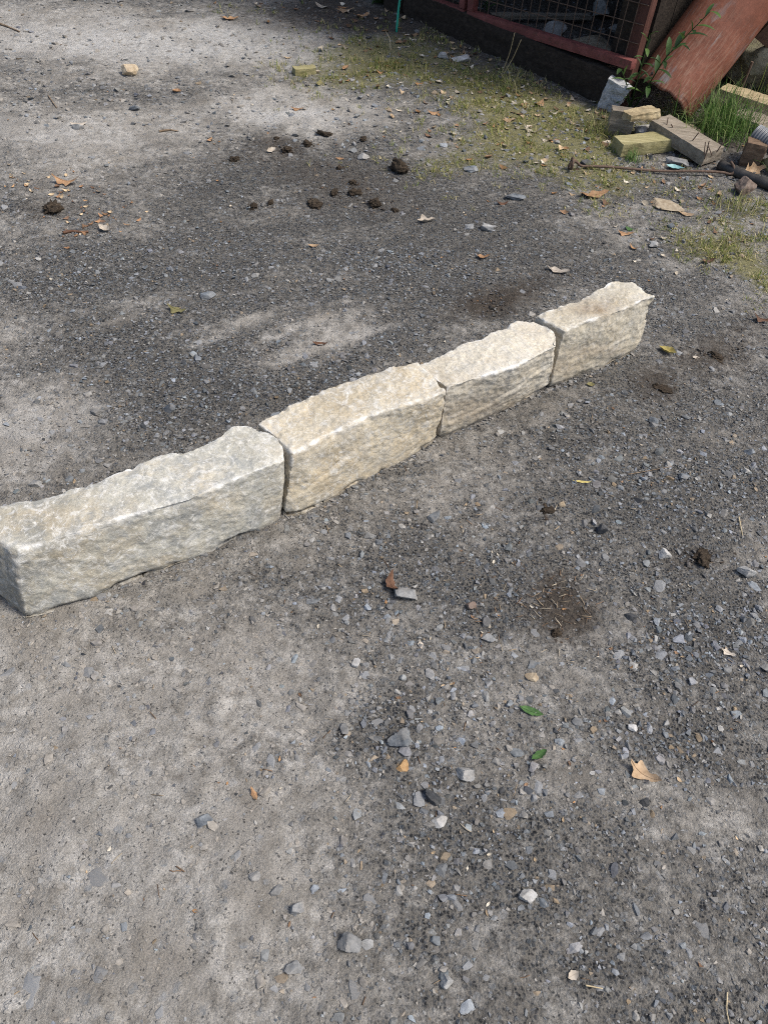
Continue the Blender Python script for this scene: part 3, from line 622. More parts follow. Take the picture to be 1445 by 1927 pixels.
cx_, cy_, cs_ = [], [], []
for (a, b, s) in CRUMB:
    n = int(10+s*900); q = np.abs(gg.normal(0, 1.0, n))+.6; t = gg.uniform(0, 6.283, n)
    cx_.append(a+np.cos(t)*q*s*1.3); cy_.append(b+np.sin(t)*q*s*1.3); cs_.append(gg.lognormal(math.log(.006), .4, n))
cx_, cy_, cs_ = np.concatenate(cx_), np.concatenate(cy_), np.clip(np.concatenate(cs_), .003, .014)
chips('dung_crumbs', cx_, cy_, cs_, cx_*0+1, cx_*0+1.4, 1, 10, 19, sink=.2)
# ------------------------------------------------------------------ leaves
def mat_leaf(name, c0, c1, rough=.75):
    m = NT(name, rough, .3); oi = m.n('ShaderNodeObjectInfo')
    c = m.ramp(m.noise(55, 5, .65), [(.3, c0), (.7, c1)]); c = m.mix(.7, c, m.ramp(oi.outputs['Random'], [(0, .75), (1, 1.2)]), 'MULTIPLY')
    m.color(c); m.bump(m.noise(160, 4, .6), .0015, .6)
    m.b.inputs['Subsurface Weight'].default_value = 0.0; return m.m
M_lt = mat_leaf('dry tan leaf', (.26, .17, .095), (.46, .34, .22)); M_lo = mat_leaf('dry orange leaf', (.24, .125, .06), (.46, .29, .16)); M_lb = mat_leaf('brown leaf', (.07, .035, .02), (.19, .10, .06))
M_lp = mat_leaf('pale beige leaf', (.34, .29, .23), (.55, .49, .41)); M_lg = mat_leaf('green leaf', (.035, .085, .025), (.10, .20, .06)); M_ly = mat_leaf('yellow leaf', (.38, .30, .08), (.58, .50, .22)); M_lol = mat_leaf('olive leaf', (.10, .095, .035), (.24, .21, .10))
def leaf_mesh(L, W, seed, lobes=0, curl=.35, n=12, m=6, ends=1.0):
    g_ = np.random.default_rng(seed); t = np.linspace(0, 1, n+1); half = np.sin(np.pi*np.clip(t, .02, .985)**ends)**.85
    if lobes: half = half*(1+.42*np.cos(t*lobes*2*np.pi+1.0))*.8
    half = half*(1+g_.normal(0, .06, n+1)); V = []
    c1, c2, tw = g_.uniform(.4, 1.2)*curl, g_.uniform(-.6, 1.2)*curl, g_.normal(0, .5)*curl
    for k in range(n+1):
        for j in range(m+1):
            s = j/m*2-1; hw = half[k]*(W*.5)*(1+.12*math.sin(j*2+k*1.7+seed)*(abs(s) > .7)); x = (t[k]-.5)*L - (.10*L*abs(s)*half[k] if lobes else 0); yv = s*hw
            z = c1*L*.9*(t[k]-.5)**2*2 + c2*W*.8*s*s*half[k] + tw*x*yv/L*2 + .012*L*math.sin(k*1.9+j*1.3+seed)
            V.append((x, yv, z))
    F = [(k*(m+1)+j, k*(m+1)+j+1, (k+1)*(m+1)+j+1, (k+1)*(m+1)+j) for k in range(n) for j in range(m)]
    return np.array(V), F
def leaf(X, Y, wpx, asp, mat, label, seed, rot=0.0, lobes=0, curl=.35, tilt=0.0, lift=0.0, ends=1.0):
    p = gp(X, Y); L = scale_at(p)*wpx; V, F = leaf_mesh(L, L*asp, seed, lobes, curl, ends=ends); V = rotz(rotx(V, tilt), rot)
    V[:, 2] += -V[:, 2].min()+.0025+lift; o = tag(mk('fallen_leaf', V+p, F, mat, smooth=True), label, 'leaf')
    t_ = .03; st = np.array([V[k*7+3] for k in range(0, 13)]); st[:, 2] += .0008
    V2, F2 = tube(st+p, np.linspace(.010, .004, 13)*L*.9, 5); mk('midrib', V2, F2, mat, parent=o); return o
for a in [(735, 1104, 44, .5, M_lb, 'brown curled leaf standing beside a grey stone', 1, 1.9, 0, .9, .5), (1208, 1458, 62, .6, M_lt, 'pale crumpled lobed leaf at lower right', 2, -.6, 2, .8),
          (998, 1340, 46, .36, M_lg, 'longer green leaf lying above the other green leaf', 3, -.3, 0, .3), (1012, 1424, 36, .42, M_lg, 'small green leaf below the longer green leaf', 4, .6, 0, .5),
          (1094, 908, 36, .14, M_ly, 'thin yellow leaf strip on dark grit right of the row', 5, .0, 0, .1), (479, 1497, 28, .35, M_lo, 'small orange brown leaf in pale dust, lower left', 6, -1.0, 0, .6),
          (1049, 512, 42, .5, M_lp, 'pale beige leaf behind the far stone block', 7, -.2, 2, .5), (1253, 664, 34, .45, M_ly, 'yellowish curled leaf right of the far stone block', 8, -.5, 0, .8), (1110, 726, 16, .7, M_lol, 'tiny round olive leaf below the far stone block', 9, 0, 0, .3),
          (603, 651, 30, .3, M_lb, 'reddish brown leaf on dark gravel behind the tan block', 10, .1, 0, .6), (335, 587, 40, .5, M_lol, 'olive leaf behind the row at left', 11, -.3, 2, .6), (1116, 369, 58, .5, M_lo, 'large tan orange leaf in front of the rod, left of the slab', 12, .3, 3, .5),
          (1412, 326, 52, .5, M_lt, 'tan crumpled leaf between wooden block and cobble', 13, .5, 3, .7, .5), (1368, 1230, 28, .5, M_lp, 'cream leaf on gravel at the right edge', 14, -.5, 2, .5), (792, 1217, 22, .5, M_lp, 'small pale leaf scrap left of the dung patch', 15, -1.2, 2, .8),
          (908, 486, 26, .5, M_lo, 'orange tan leaf on the bare track behind the third block', 16, .1, 2, .5), (128, 347, 50, .45, M_lo, 'orange leaf at the top of the wood chips, far left', 17, 0, 3, .5), (198, 434, 30, .5, M_lp, 'pale leaf at the bottom of the wood chips, far left', 18, -.6, 0, .4),
          (433, 38, 34, .45, M_lo, 'orange leaf on the track near the top edge', 19, .1, 3, .4), (150, 237, 30, .5, M_lp, 'pale leaf on pale dust at far left', 20, .3, 0, .5), (333, 174, 18, .6, M_lo, 'small orange leaf right of the pale tan block', 21, 0, 0, .5),
          (560, 207, 24, .5, M_lo, 'orange tan leaf on the pale dusty patch', 22, .1, 2, .5), (1014, 198, 26, .6, M_lo, 'rust orange leaf in the middle of the sparse grass', 23, 1.0, 0, .6), (1330, 495, 28, .5, M_lb, 'brown leaf in the sparse grass at the right edge', 24, .3, 2, .6),
          (1432, 606, 40, .4, M_lb, 'dark brown leaf cut by the right edge of the photo', 25, -.3, 2, .6), (1175, 442, 30, .5, M_lo, 'orange brown leaf on bare ground below the large tan orange leaf', 26, -.1, 2, .5), (1184, 433, 18, .6, M_lg, 'small pale green leaf beside an orange brown leaf', 27, -.3, 0, .4),
          (802, 418, 36, .45, M_lp, 'pale leaf on the track right of the clods', 28, .3, 2, .6), (1077, 1836, 24, .7, M_lp, 'beige round leaf at the bottom right', 29, .5, 0, .4), (1290, 405, 30, .4, M_lt, 'tan leaf tip at the right end of the buff slab', 30, -.2, 0, .4),
          (958, 228, 30, .5, M_lt, 'tan leaf in the grass left of the cut log', 31, .4, 2, .5), (1000, 250, 34, .5, M_lp, 'pale crumpled leaf among sparse grass', 32, -.4, 2, .6), (815, 215, 22, .5, M_lo, 'orange leaf at the left edge of the sparse grass', 33, 0, 0, .5),
          (650, 130, 24, .4, M_lo, 'orange leaf beside the small far wooden offcut', 34, 1.2, 0, .4), (600, 160, 22, .4, M_lol, 'upright olive leaf below the small far wooden offcut', 35, 1.4, 0, .4, .4), (945, 385, 24, .4, M_lb, 'dark brown leaf by the flat blue slab', 36, .2, 0, .5),
          (510, 285, 22, .45, M_lp, 'pale leaf standing left of the clod scatter', 37, .9, 0, .6, .5), (395, 265, 16, .5, M_lo, 'tiny orange leaf above the leftmost clod', 38, 1.2, 0, .5), (1195, 560, 18, .4, M_lb, 'dark leaf scrap right behind the far block', 39, .1, 0, .5),
          (650, 22, 34, .5, M_lt, 'pinkish tan leaf on dark soil near the green cord', 40, .4, 2, .6), (680, 33, 30, .5, M_lo, 'brown orange leaf on dark soil left of the green cord', 41, .3, 2, .6), (607, 15, 30, .4, M_lp, 'pale leaf at the top edge on dark soil', 42, -.3, 0, .5),
          (640, 300, 16, .5, M_lo, 'tiny orange leaf in the clod scatter', 43, 0, 0, .4), (590, 465, 22, .4, M_lt, 'tan leaf on bare track right of the small round clod', 44, .1, 0, .4), (1308, 675, 14, .6, M_lp, 'small cream leaf right of the yellowish curled leaf', 45, 0, 0, .3)]: leaf(*a)

# litter nobody could count: leaf scraps, straw and chips
def litter(name, n, region, seed, mats, sizes, kind='leaf'):
    g_ = np.random.default_rng(seed); V = []; F = []; C = []; o = 0
    while len(C) < n:
        cx, cy, rx, ry, wgt = region[g_.choice(len(region), p=np.array([r[4] for r in region])/sum(r[4] for r in region))]
        X, Y = cx+g_.normal()*rx, cy+g_.normal()*ry
        if not (-60 < X < PW+60 and -60 < Y < PH+40): continue
        p = gp(X, Y)
        if under_kerb(p[:1], p[1:2])[0]: continue
        c = np.array(mats[g_.integers(len(mats))])*g_.uniform(.6, 1.25)
        if kind == 'leaf':
            L = g_.uniform(*sizes); v, f = leaf_mesh(L, L*g_.uniform(.35, .7), int(g_.integers(1e6)), int(g_.choice([0, 0, 2])), .6, 4, 2); v = rotx(v, g_.normal(0, .3))
        else:
            L = g_.uniform(*sizes); t = np.linspace(-.5, .5, 4)[:, None]*np.array([L, 0, 0]); t[:, 1] += g_.normal(0, .02*L, 4); t[:, 2] = 0
            v, f = tube(t, g_.uniform(.0004, .0010)*(1+L*8), 4); v = roty(v, g_.normal(0, .12))
        v = rotz(v, g_.uniform(0, 6.28)); v[:, 2] += -v[:, 2].min()*.8+.002; V.append(v+p); F += [tuple(i+o for i in q) for q in f]; o += len(v); C.append(np.tile(c, (len(v), 1)))
    m = NT(name, .85, .25); m.color(m.mix(1.0, m.attr('Col').outputs['Color'], m.ramp(m.noise(90, 4), [(.3, .7), (.7, 1.25)]), 'MULTIPLY'))
    return tag(mk(name, np.concatenate(V), F, m.m, origin=(0, 0, 0), smooth=True, cols=np.concatenate(C)), kind='stuff')
tan_s = [(.40, .30, .19), (.46, .40, .31), (.30, .17, .08), (.24, .15, .09), (.50, .45, .36), (.15, .09, .055)]
tag(litter('leaf_litter', 500, [(900, 180, 160, 60, 3), (740, 90, 90, 35, 2), (1060, 230, 100, 50, 2.5), (1200, 330, 120, 50, 2), (640, 20, 80, 20, 1), (1330, 420, 80, 60, 1), (860, 95, 60, 25, 1)], 5, tan_s, (.012, .042)), 'small dry leaf scraps scattered through the sparse grass by the gate', 'leaf litter')
tag(litter('leaf_scraps', 260, [(500, 300, 400, 150, 3), (1100, 500, 260, 120, 2), (1150, 1150, 220, 220, 2), (700, 1500, 400, 250, 1.2)], 6, tan_s, (.005, .013)), 'tiny dry leaf scraps scattered over the track', 'leaf litter')
tag(litter('straw_bits', 260, [(1050, 1130, 70, 48, 2.6), (900, 1100, 300, 200, 2), (700, 1600, 400, 220, 1.2), (1200, 400, 160, 100, 2), (700, 340, 160, 60, 1)], 7, [(.30, .23, .15), (.20, .13, .08), (.40, .34, .25), (.12, .075, .045)], (.007, .028), 'straw'), 'broken straw and twig bits strewn on the track', 'straw')
tag(litter('wood_chips', 70, [(120, 350, 55, 16, 2), (170, 410, 45, 18, 3), (60, 340, 40, 10, 1)], 8, [(.40, .24, .12), (.30, .17, .09), (.46, .35, .22), (.18, .11, .07)], (.008, .030)), 'orange wood chips scattered round the big clod at far left', 'wood chips')

mgq = NT('grey granite', .85, .3); mgq.color(mgq.mix(.9, mgq.ramp(mgq.noise(28, 6, .7), [(.3, (.24, .245, .25)), (.7, (.50, .505, .51))]), mgq.ramp(mgq.noise(170, 5, .75), [(.3, .5), (.7, 1.5)]), 'MULTIPLY')); mgq.bump(mgq.noise(90, 6, .7), .004, .8)
P, F = grid_box(16, 12, 24); V = (P-np.array([.5, .5, 0]))*np.array([.105, .062, .145]); V[:, 0] *= 1-.18*(1-P[:, 2]); V[:, 0] += .030*P[:, 2]; V[:, 2] -= .030*P[:, 0]*(P[:, 2] > .5); V = smooth_np(V, F, 2, .4)
V += normals(V, F)*(fbm(V+3, 26, 4, 5, .6)*.006)[:, None]; V = rotz(V, -.45)+gp(1141, 204)-np.array([0, 0, .008])
tag(mk('granite_stone', V, F, mgq.m, smooth=False), 'upright pale grey granite stone leaning at the right end of the gate', 'stone')
# single sticks
mw = NT('dry stick', .85, .2); mw.color(mw.ramp(mw.noise(60, 5), [(.3, (.10, .07, .045)), (.7, (.30, .23, .16))])); M_stick = mw.m
mw = NT('pale straw', .8, .2); mw.color(mw.ramp(mw.noise(60, 5), [(.3, (.36, .28, .16)), (.7, (.56, .47, .31))])); M_straw = mw.m
def stick(pts, rpx, mat, label, name='twig', lift=.004):
    P = np.array([gp(a, b, lift) for a, b in pts]); r = scale_at(P[0])*rpx; P = smoothpath(P, 14, 1); P[:, 2] += r*.4
    V, F = tube(P, np.linspace(r, r*.6, 14), 6); tag(mk(name, V, F, mat, smooth=True), label, 'stick')
stick([(-10, 44), (15, 52), (38, 62)], 2.2, M_stick, 'brown twig at the top left corner')
stick([(1100, 1855), (1132, 1861)], 1.6, M_straw, 'short straw piece at the bottom right, below the beige round leaf', 'straw_stalk')
stick([(1366, 1868), (1364, 1900), (1371, 1935)], 1.5, M_straw, 'long straw stalk running out of the bottom edge at right', 'straw_stalk')
stick([(92, 182), (108, 205)], 1.5, M_stick, 'thin dark twig in pale dust at far left')
stick([(300, 250), (318, 247), (335, 249)], 2.2, M_stick, 'short dark twig on the track right of the pale leaf')
stick([(1388, 975), (1395, 1010)], 1.3, M_straw, 'thin stalk at the right edge above grey oval stone', 'straw_stalk')
stick([(1180, 895), (1262, 880)], 1.0, M_stick, 'thin rootlet on dark grit right of the yellow strip')
stick([(155, 440), (135, 438), (120, 441)][::-1]+[(168, 439)], 3.2, M_lb, 'brown bark strip below the big clod at far left', 'bark_strip')

# ------------------------------------------------------------------ wood
def mat_wood(name, c0, c1, c2, ax=(3, 40, 40), green=0.0, rough=.85):
    m = NT(name, rough, .25); v = m.map(sc=ax); n = m.noise(1.6, 7, .68, v, .5); c = m.ramp(n, [(.28, c0), (.5, c1), (.74, c2)])
    if green: c = m.mix(m.math('MULTIPLY', m.ramp(m.noise(9, 5, .6), [(.42, 0.0), (.62, 1.0)]), green), c, (.105, .11, .03))
    c = m.mix(m.math('MULTIPLY', m.ramp(m.noise(26, 5, .7), [(.58, 0.0), (.72, 1.0)]), .5), c, tuple(x*.35 for x in c0))
    m.color(c); b = m.bump(n, .006, .6); m.bump(m.noise(120, 5, .7), .0015, .6, b); return m.m
def px_on(x, y, p0, nrm):
    d = ray(x, y); t = ((np.asarray(p0)-Cv)@nrm)/(d@nrm); return Cv+d*t
def beam(name, A, B, width, height, mat, label=None, cat='timber', seed=0, rough=.003, parent=None, res=(36, 8, 8), side=1, roll=0.0, taper=0.0, warp=0.0):
    """timber from A to B (world points on the near lower edge), width away from the camera, height up"""
    A, B = np.asarray(A, float), np.asarray(B, float); d = B-A; L = np.linalg.norm(d); d /= L
    up = np.array([0, 0, 1.0]); s = np.cross(up, d); s /= np.linalg.norm(s); s *= side; u = np.cross(d, s)*side
    if u[2] < 0: u = -u
    if roll: s, u = s*math.cos(roll)+u*math.sin(roll), u*math.cos(roll)-s*math.sin(roll)
    P, F = grid_box(*res); T = (1-taper*P[:, 0])
    V = A+d*(P[:, 0]*L)[:, None]+s*(P[:, 1]*width*T)[:, None]+u*(P[:, 2]*height*T)[:, None]
    if side < 0: F = F[:, ::-1]
    V = smooth_np(V, F, 1, .16); N = normals(V, F)
    loc = np.stack([P[:, 0]*L*6, P[:, 1]*width*40, P[:, 2]*height*40], 1)+seed*7
    V = V+N*(fbm(loc, 1, 3, seed)*rough+fbm(V+seed, 40, 3, seed+1)*rough*.5)[:, None]
    if warp: V[:, 2] += warp*np.sin(P[:, 0]*math.pi)
    if parent is not None: return mk(name, V, F, mat, parent=parent, smooth=38)
    o = mk(name, V, F, mat, smooth=38)
    return tag(o, label, cat) if label else o
M_wy = mat_wood('greenish treated timber', (.17, .145, .07), (.30, .265, .135), (.42, .38, .22), green=.35)
M_wg = mat_wood('weathered grey timber', (.12, .10, .075), (.23, .195, .15), (.34, .30, .245))
M_wb = mat_wood('brown timber', (.07, .045, .028), (.15, .10, .065), (.25, .18, .12))
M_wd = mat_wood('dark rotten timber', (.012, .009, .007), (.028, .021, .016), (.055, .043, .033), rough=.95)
M_wl = mat_wood('split log wood', (.20, .15, .085), (.34, .27, .16), (.46, .39, .25))

# yellowish offcut
beam('timber_offcut', gp(1166, 297, .004), gp(1285, 284, .004), .085, .052, M_wy, 'short yellowish green squared timber block lying before the nailed plank', seed=3, rough=.0022)
# nailed plank in two lengths of one board
pl = empty('nailed_plank', gp(1300, 270), 'weathered brown plank with rusty nails, behind the yellowish timber block', 'timber')
a, b = gp(1212, 262, .0), gp(1316, 318, .0)
a[2] += .03; b[2] += .012
beam('board', a, b, .125, .055, M_wg, parent=pl, seed=5, rough=.003)
mr = NT('rusty iron', .8, .4); mr.color(mr.ramp(mr.noise(90, 6, .7), [(.3, (.05, .030, .021)), (.6, (.13, .085, .06)), (.8, (.22, .155, .115))])); mr.bump(mr.noise(220, 5, .7), .0015, .8); M_iron = mr.m
for (X, Y, l_) in [(1254, 232, .028), (1265, 236, .024), (1305, 258, .035), (1325, 279, .03), (1330, 277, .034), (1336, 282, .025), (1353, 275, .024), (1328, 287, .02)]:
    q = px(X, Y+3, .078); t_ = np.array([gg.normal(0, .35), gg.normal(0, .35), 1]); t_ /= np.linalg.norm(t_)
    V, F = tube(np.array([q-t_*.02, q, q+t_*l_]), .0022, 6); mk('nail', V, F, M_iron, parent=pl)
# cut log: block and its split strip
lg = empty('cut_log', gp(1160, 250), 'cut log offcut with a split tan top, standing beside the granite stone', 'timber')
beam('log_block', gp(1139, 253, 0), gp(1184, 259, 0), .06, .105, M_wg, parent=lg, seed=8, rough=.004)
beam('split_strip', px(1184, 232, .085), px(1238, 222, .085), .06, .03, M_wl, parent=lg, seed=9, rough=.008)
beam('timber_offcut', gp(556, 144, 0), gp(596, 140, 0), .05, .03, M_wy, 'small wooden offcut lying in the sparse grass far from the gate', seed=10)
# small brown block at right
beam('timber_offcut', gp(1388, 312, 0), gp(1424, 320, 0), .07, .10, M_wb, 'dark brown wooden block standing under the ribbed grey pipe', seed=12, rough=.004)
# planks and slabs stacked at the right edge
beam('stacked_plank', gp(1340, 205, .06), gp(1475, 250, .06), .10, .03, M_wl, 'pale split plank stacked beside the grass tuft, upper of two', seed=13, rough=.005)
beam('stacked_plank', gp(1368, 232, .0), gp(1490, 285, .0), .12, .045, M_wg, 'grey plank under the pale split plank at the right edge', seed=14, rough=.005)
beam('wedge_timber', gp(1427, 312, 0), gp(1480, 350, 0), .05, .03, M_wy, 'greenish timber end cut by the right edge beside the ribbed pipe', seed=15)

# boulders behind the pipe
mm_ = NT('mossy boulder', .92, .2); nn = mm_.noise(12, 7, .68); cc = mm_.ramp(nn, [(.3, (.11, .095, .065)), (.5, (.22, .195, .14)), (.72, (.38, .35, .27))])
cc = mm_.mix(mm_.ramp(mm_.noise(6, 6, .65), [(.50, 0.0), (.64, .6)]), cc, (.10, .105, .04)); mm_.color(cc); mm_.bump(mm_.noise(40, 7, .7), .012, .8); M_moss = mm_.m
def boulder(c, size, seed, label, mat=M_moss, rot=0.0, name='boulder'):
    V, F = rock(seed, 5, size, cuts=10, noise=.06, tight=.6, fine=.012); V = rotz(V, rot); V[:, 2] -= V[:, 2].min()
    return tag(mk(name, V+np.asarray(c), F, mat, smooth=26), label, 'boulder')
p = gp(1400, 180); boulder((p[0]+.10, p[1]+.12, -.02), (.26, .16, .15), 41, 'mossy tan boulder right of the rusty pipe', rot=-.2)
boulder((p[0]+.52, p[1]+.25, -.02), (.22, .2, .20), 42, 'mossy boulder at the right edge behind stacked planks', rot=.6)
mb = NT('rusty brown sheet', .85, .3); mb.color(mb.ramp(mb.noise(30, 6, .7), [(.3, (.10, .052, .035)), (.6, (.17, .098, .07)), (.8, (.24, .16, .12))])); mb.bump(mb.noise(140, 5), .0015, .5); M_sheet = mb.m
P, F = grid_box(10, 3, 12)
V = (P-np.array([.5, .5, 0]))*np.array([.15, .03, .19]); V = rotz(roty(rotx(V, .18), .45), -.15)+np.array([p[0]+.02, p[1]+.02, .215]); 
tag(mk('brick_slab', V, F, M_sheet), 'square brown slab standing on the mossy boulder beside the pipe', 'slab')
V, F = tube(smoothpath([gp(1383, 196, 0), gp(1383, 196, .10), gp(1384, 196, .19)], 8), .007, 8); tag(mk('iron_bar', V, F, M_iron), 'short dark iron bar standing upright behind the grass tuft', 'iron bar')

# iron rod with looped ends
zr = .016
loop = lambda c, rx, rz, a0, a1, ux: [c+ux*rx*math.cos(t)+np.array([0, 0, rz*math.sin(t)]) for t in np.linspace(a0, a1, 14)]
A = gp(1084, 320, zr); B = gp(1366, 333, zr); ux = (B-A)/np.linalg.norm(B-A)
midp = [A+(B-A)*t+np.array([0, 0, .004*math.sin(t*9)]) for t in np.linspace(.02, .98, 12)]
path = loop(A-ux*.016, .022, .022, 6.0, .2, ux)+midp+[B+ux*.01+np.array([0, -.006, -.004]), B+ux*.024+np.array([0, -.008, .004]), B+ux*.026+np.array([-.004, .012, .022]), B+ux*.016+np.array([-.012, .03, .036])]
V, F = tube(smoothpath(path, 70, 1), .0054, 8); tag(mk('iron_rod', V, F, M_iron, smooth=True), 'thin rusty iron rod with looped ends lying before the timber offcuts', 'iron rod')
V, F = tube(np.array([gp(1072, 322, .01)+ux*.0+np.array([0, .022*math.sin(t), .022+.02*math.cos(t)]) for t in np.linspace(0, 6.0, 16)]), .0055, 6); tag(mk('iron_ring', V, F, M_iron, smooth=True), 'small rusty ring hooked through the loop of the iron rod', 'ring')
# black pipe and grey ribbed pipe
mp = NT('black plastic pipe', .5, .4); mp.color(mp.ramp(mp.noise(30, 5), [(.3, (.018, .017, .016)), (.7, (.06, .055, .05))])); M_black = mp.m
V, F = tube(smoothpath([gp(1350, 318, .02), gp(1385, 335, .02), gp(1430, 352, .02), gp(1500, 378, .02)], 20), .021, 14); tag(mk('black_pipe', V, F, M_black, smooth=True), 'black plastic pipe on the ground running to the right edge', 'pipe')
mp = NT('grey ribbed pipe', .45, .5); mp.color(mp.ramp(mp.noise(20, 5), [(.3, (.10, .105, .115)), (.7, (.22, .23, .245))])); M_rib = mp.m
a, b = gp(1402, 296, .10), gp(1500, 340, .08); n_ = 120; P = resample([a, b], n_); V, F = tube(P, .038+.0035*np.sin(np.arange(n_)*2*math.pi/6), 20); tag(mk('ribbed_pipe', V, F, M_rib, smooth=True), 'grey ribbed hose lying on the brown block at the right edge', 'hose')
# teal plastic fragment
V, F = leaf_mesh(.075, .035, 71, 0, .3); mt_ = NT('teal plastic', .5, .4); mt_.color((.19, .36, .36)); q = gp(1268, 320); tag(mk('plastic_fragment', rotz(V, -.2)-np.array([0, 0, V[:, 2].min()-.006])+q, F, mt_.m, smooth=True), 'pale teal plastic scrap above the iron rod', 'plastic scrap')

# ------------------------------------------------------------------ half round rusty pipe
mt = NT('rusty red half pipe', .62, .4)
a_ = mt.attr('mask'); sep = mt.n('ShaderNodeSeparateColor'); mt.l(a_.outputs['Color'], sep.inputs[0])     # r: along, g: round, b: wear
cv = mt.n('ShaderNodeCombineXYZ'); mt.l(sep.outputs[0], cv.inputs[0]); mt.l(sep.outputs[1], cv.inputs[1])
base = mt.ramp(mt.noise(7, 7, .68), [(.3, (.10, .036, .021)), (.5, (.165, .058, .034)), (.72, (.23, .092, .058))])
base = mt.mix(.5, base, mt.ramp(mt.noise(70, 6, .7), [(.3, .65), (.7, 1.3)]), 'MULTIPLY')
sc1 = mt.noise(1.0, 6, .72, mt.map(sc=(12, 95, 1), src=cv.outputs[0]), .3); sc2 = mt.noise(1.0, 6, .7, mt.map(sc=(4, 16, 1), src=cv.outputs[0]), .4)
wear = mt.math('MULTIPLY', mt.ramp(sc1, [(.49, 0.0), (.60, 1.0)]), sep.outputs[2])
base = mt.mix(mt.math('MULTIPLY', wear, .5), base, (.35, .235, .17))
grey = mt.math('MULTIPLY', mt.ramp(sc2, [(.56, 0.0), (.64, 1.0)]), mt.math('ADD', mt.math('MULTIPLY', sep.outputs[2], .75), .12))
base = mt.mix(grey, base, mt.ramp(sc1, [(.3, (.12, .125, .13)), (.7, (.27, .27, .265))])); base = mt.mix(a_.outputs['Alpha'], (.035, .018, .012), base); mt.color(base)  # inner shell painted dark brown, standing in for shade inside the mouth
mt.b.inputs['Roughness'].default_value = .66; mt.b.inputs['Specular IOR Level'].default_value = .25; b_ = mt.bump(sc1, .0005, .4); mt.bump(mt.noise(200, 5, .7), .001, .6, b_)
A, B = px(1190, 152, .10), px(1295, 229, .0)
hd, el = R(40), R(47); axv = np.array([math.cos(el)*math.cos(hd), math.cos(el)*math.sin(hd), math.sin(el)])
c = B-A; Lc = np.linalg.norm(c); c = c/Lc; nr = np.cross(axv, c); nr /= np.linalg.norm(nr); nr = nr if nr[2] > 0 else -nr
sg = .142; rr = (Lc*Lc/4+sg*sg)/(2*sg); cen = (A+B)/2+nr*(sg-rr); t0 = math.asin(min(1, Lc/2/rr)); t0 = t0 if sg < rr else math.pi-t0
nt_, nl = 40, 90; Lp = 1.15; V = []; mk_ = []
ts = np.linspace(-t0*1.02, t0*1.02, nt_+1); ls = np.linspace(0, 1, nl+1)*Lp
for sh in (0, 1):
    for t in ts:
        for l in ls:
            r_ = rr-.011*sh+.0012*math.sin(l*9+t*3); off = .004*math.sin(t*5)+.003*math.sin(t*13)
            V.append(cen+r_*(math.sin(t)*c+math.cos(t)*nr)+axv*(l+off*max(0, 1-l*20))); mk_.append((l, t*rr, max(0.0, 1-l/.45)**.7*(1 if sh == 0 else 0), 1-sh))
V = np.array(V); ix = np.arange(len(V)).reshape(2, nt_+1, nl+1); Fq = []
def q4(a, fl): 
    q = np.stack([a[:-1, :-1], a[1:, :-1], a[1:, 1:], a[:-1, 1:]], -1).reshape(-1, 4); Fq.append(q[:, ::-1] if fl else q)
q4(ix[0], True); q4(ix[1], False); q4(ix[:, 0], False); q4(ix[:, -1], True); q4(ix[:, :, 0], True); q4(ix[:, :, -1], False)
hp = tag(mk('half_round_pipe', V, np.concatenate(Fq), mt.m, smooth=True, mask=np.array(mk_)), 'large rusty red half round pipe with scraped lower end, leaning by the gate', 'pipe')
th = -.62; q = cen+rr*(math.sin(th)*c+math.cos(th)*nr)+axv*.035; nn_ = math.sin(th)*c+math.cos(th)*nr
V, F = tube(np.array([q-nn_*.004, q+nn_*.004]), .006, 10); mk('bolt_hole_plug', V, F, M_black, parent=hp)

# ------------------------------------------------------------------ gate, sleeper, added shade enclosure behind
G1, G2 = px(770, 30), px(1130, 190); gdir = (G2-G1)/np.linalg.norm(G2-G1); gn = np.array([gdir[1], -gdir[0], 0]); gn = gn if gn[1] < 0 else -gn   # towards the camera side
def gpt(s, z, off=0.0): return G1+gdir*s+gn*off+np.array([0, 0, z])
mg = NT('red oxide painted steel', .7, .35); c0 = mg.ramp(mg.noise(14, 7, .7), [(.3, (.085, .028, .024)), (.5, (.165, .050, .044)), (.75, (.24, .085, .075))])
c0 = mg.mix(mg.ramp(mg.noise(40, 6, .72), [(.54, 0.0), (.66, .8)]), c0, (.075, .038, .024)); mg.color(c0); mg.bump(mg.noise(90, 6, .7), .002, .6); M_red = mg.m
def bar(P0, P1, a, b, name, parent, mat, seed=0):
    """steel bar P0-P1; a = thickness along gate normal, b = depth in the gate plane"""
    P0, P1 = np.asarray(P0), np.asarray(P1); d = P1-P0; L = np.linalg.norm(d); d /= L; s = gn; u = np.cross(s, d); u /= np.linalg.norm(u); u = u if u[2] > 0 or abs(u[2]) < .3 else -u
    Pg, F = grid_box(30, 3, 3); V = P0+d*(Pg[:, 0]*L)[:, None]+s*((Pg[:, 1]-.5)*a)[:, None]+u*((Pg[:, 2]-.5)*b)[:, None]
    vol = np.dot(np.cross(d, s), u)
    if vol < 0: F = F[:, ::-1]
    V = smooth_np(V, F, 1, .25); V += normals(V, F)*(fbm(V+seed, 60, 3, seed)*.0008)[:, None]
    return mk(name, V, F, mat, parent=parent, smooth=False)
M_post = mat_wood('rusty brown steel', (.045, .018, .014), (.085, .036, .027), (.13, .06, .045), ax=(30, 30, 4))
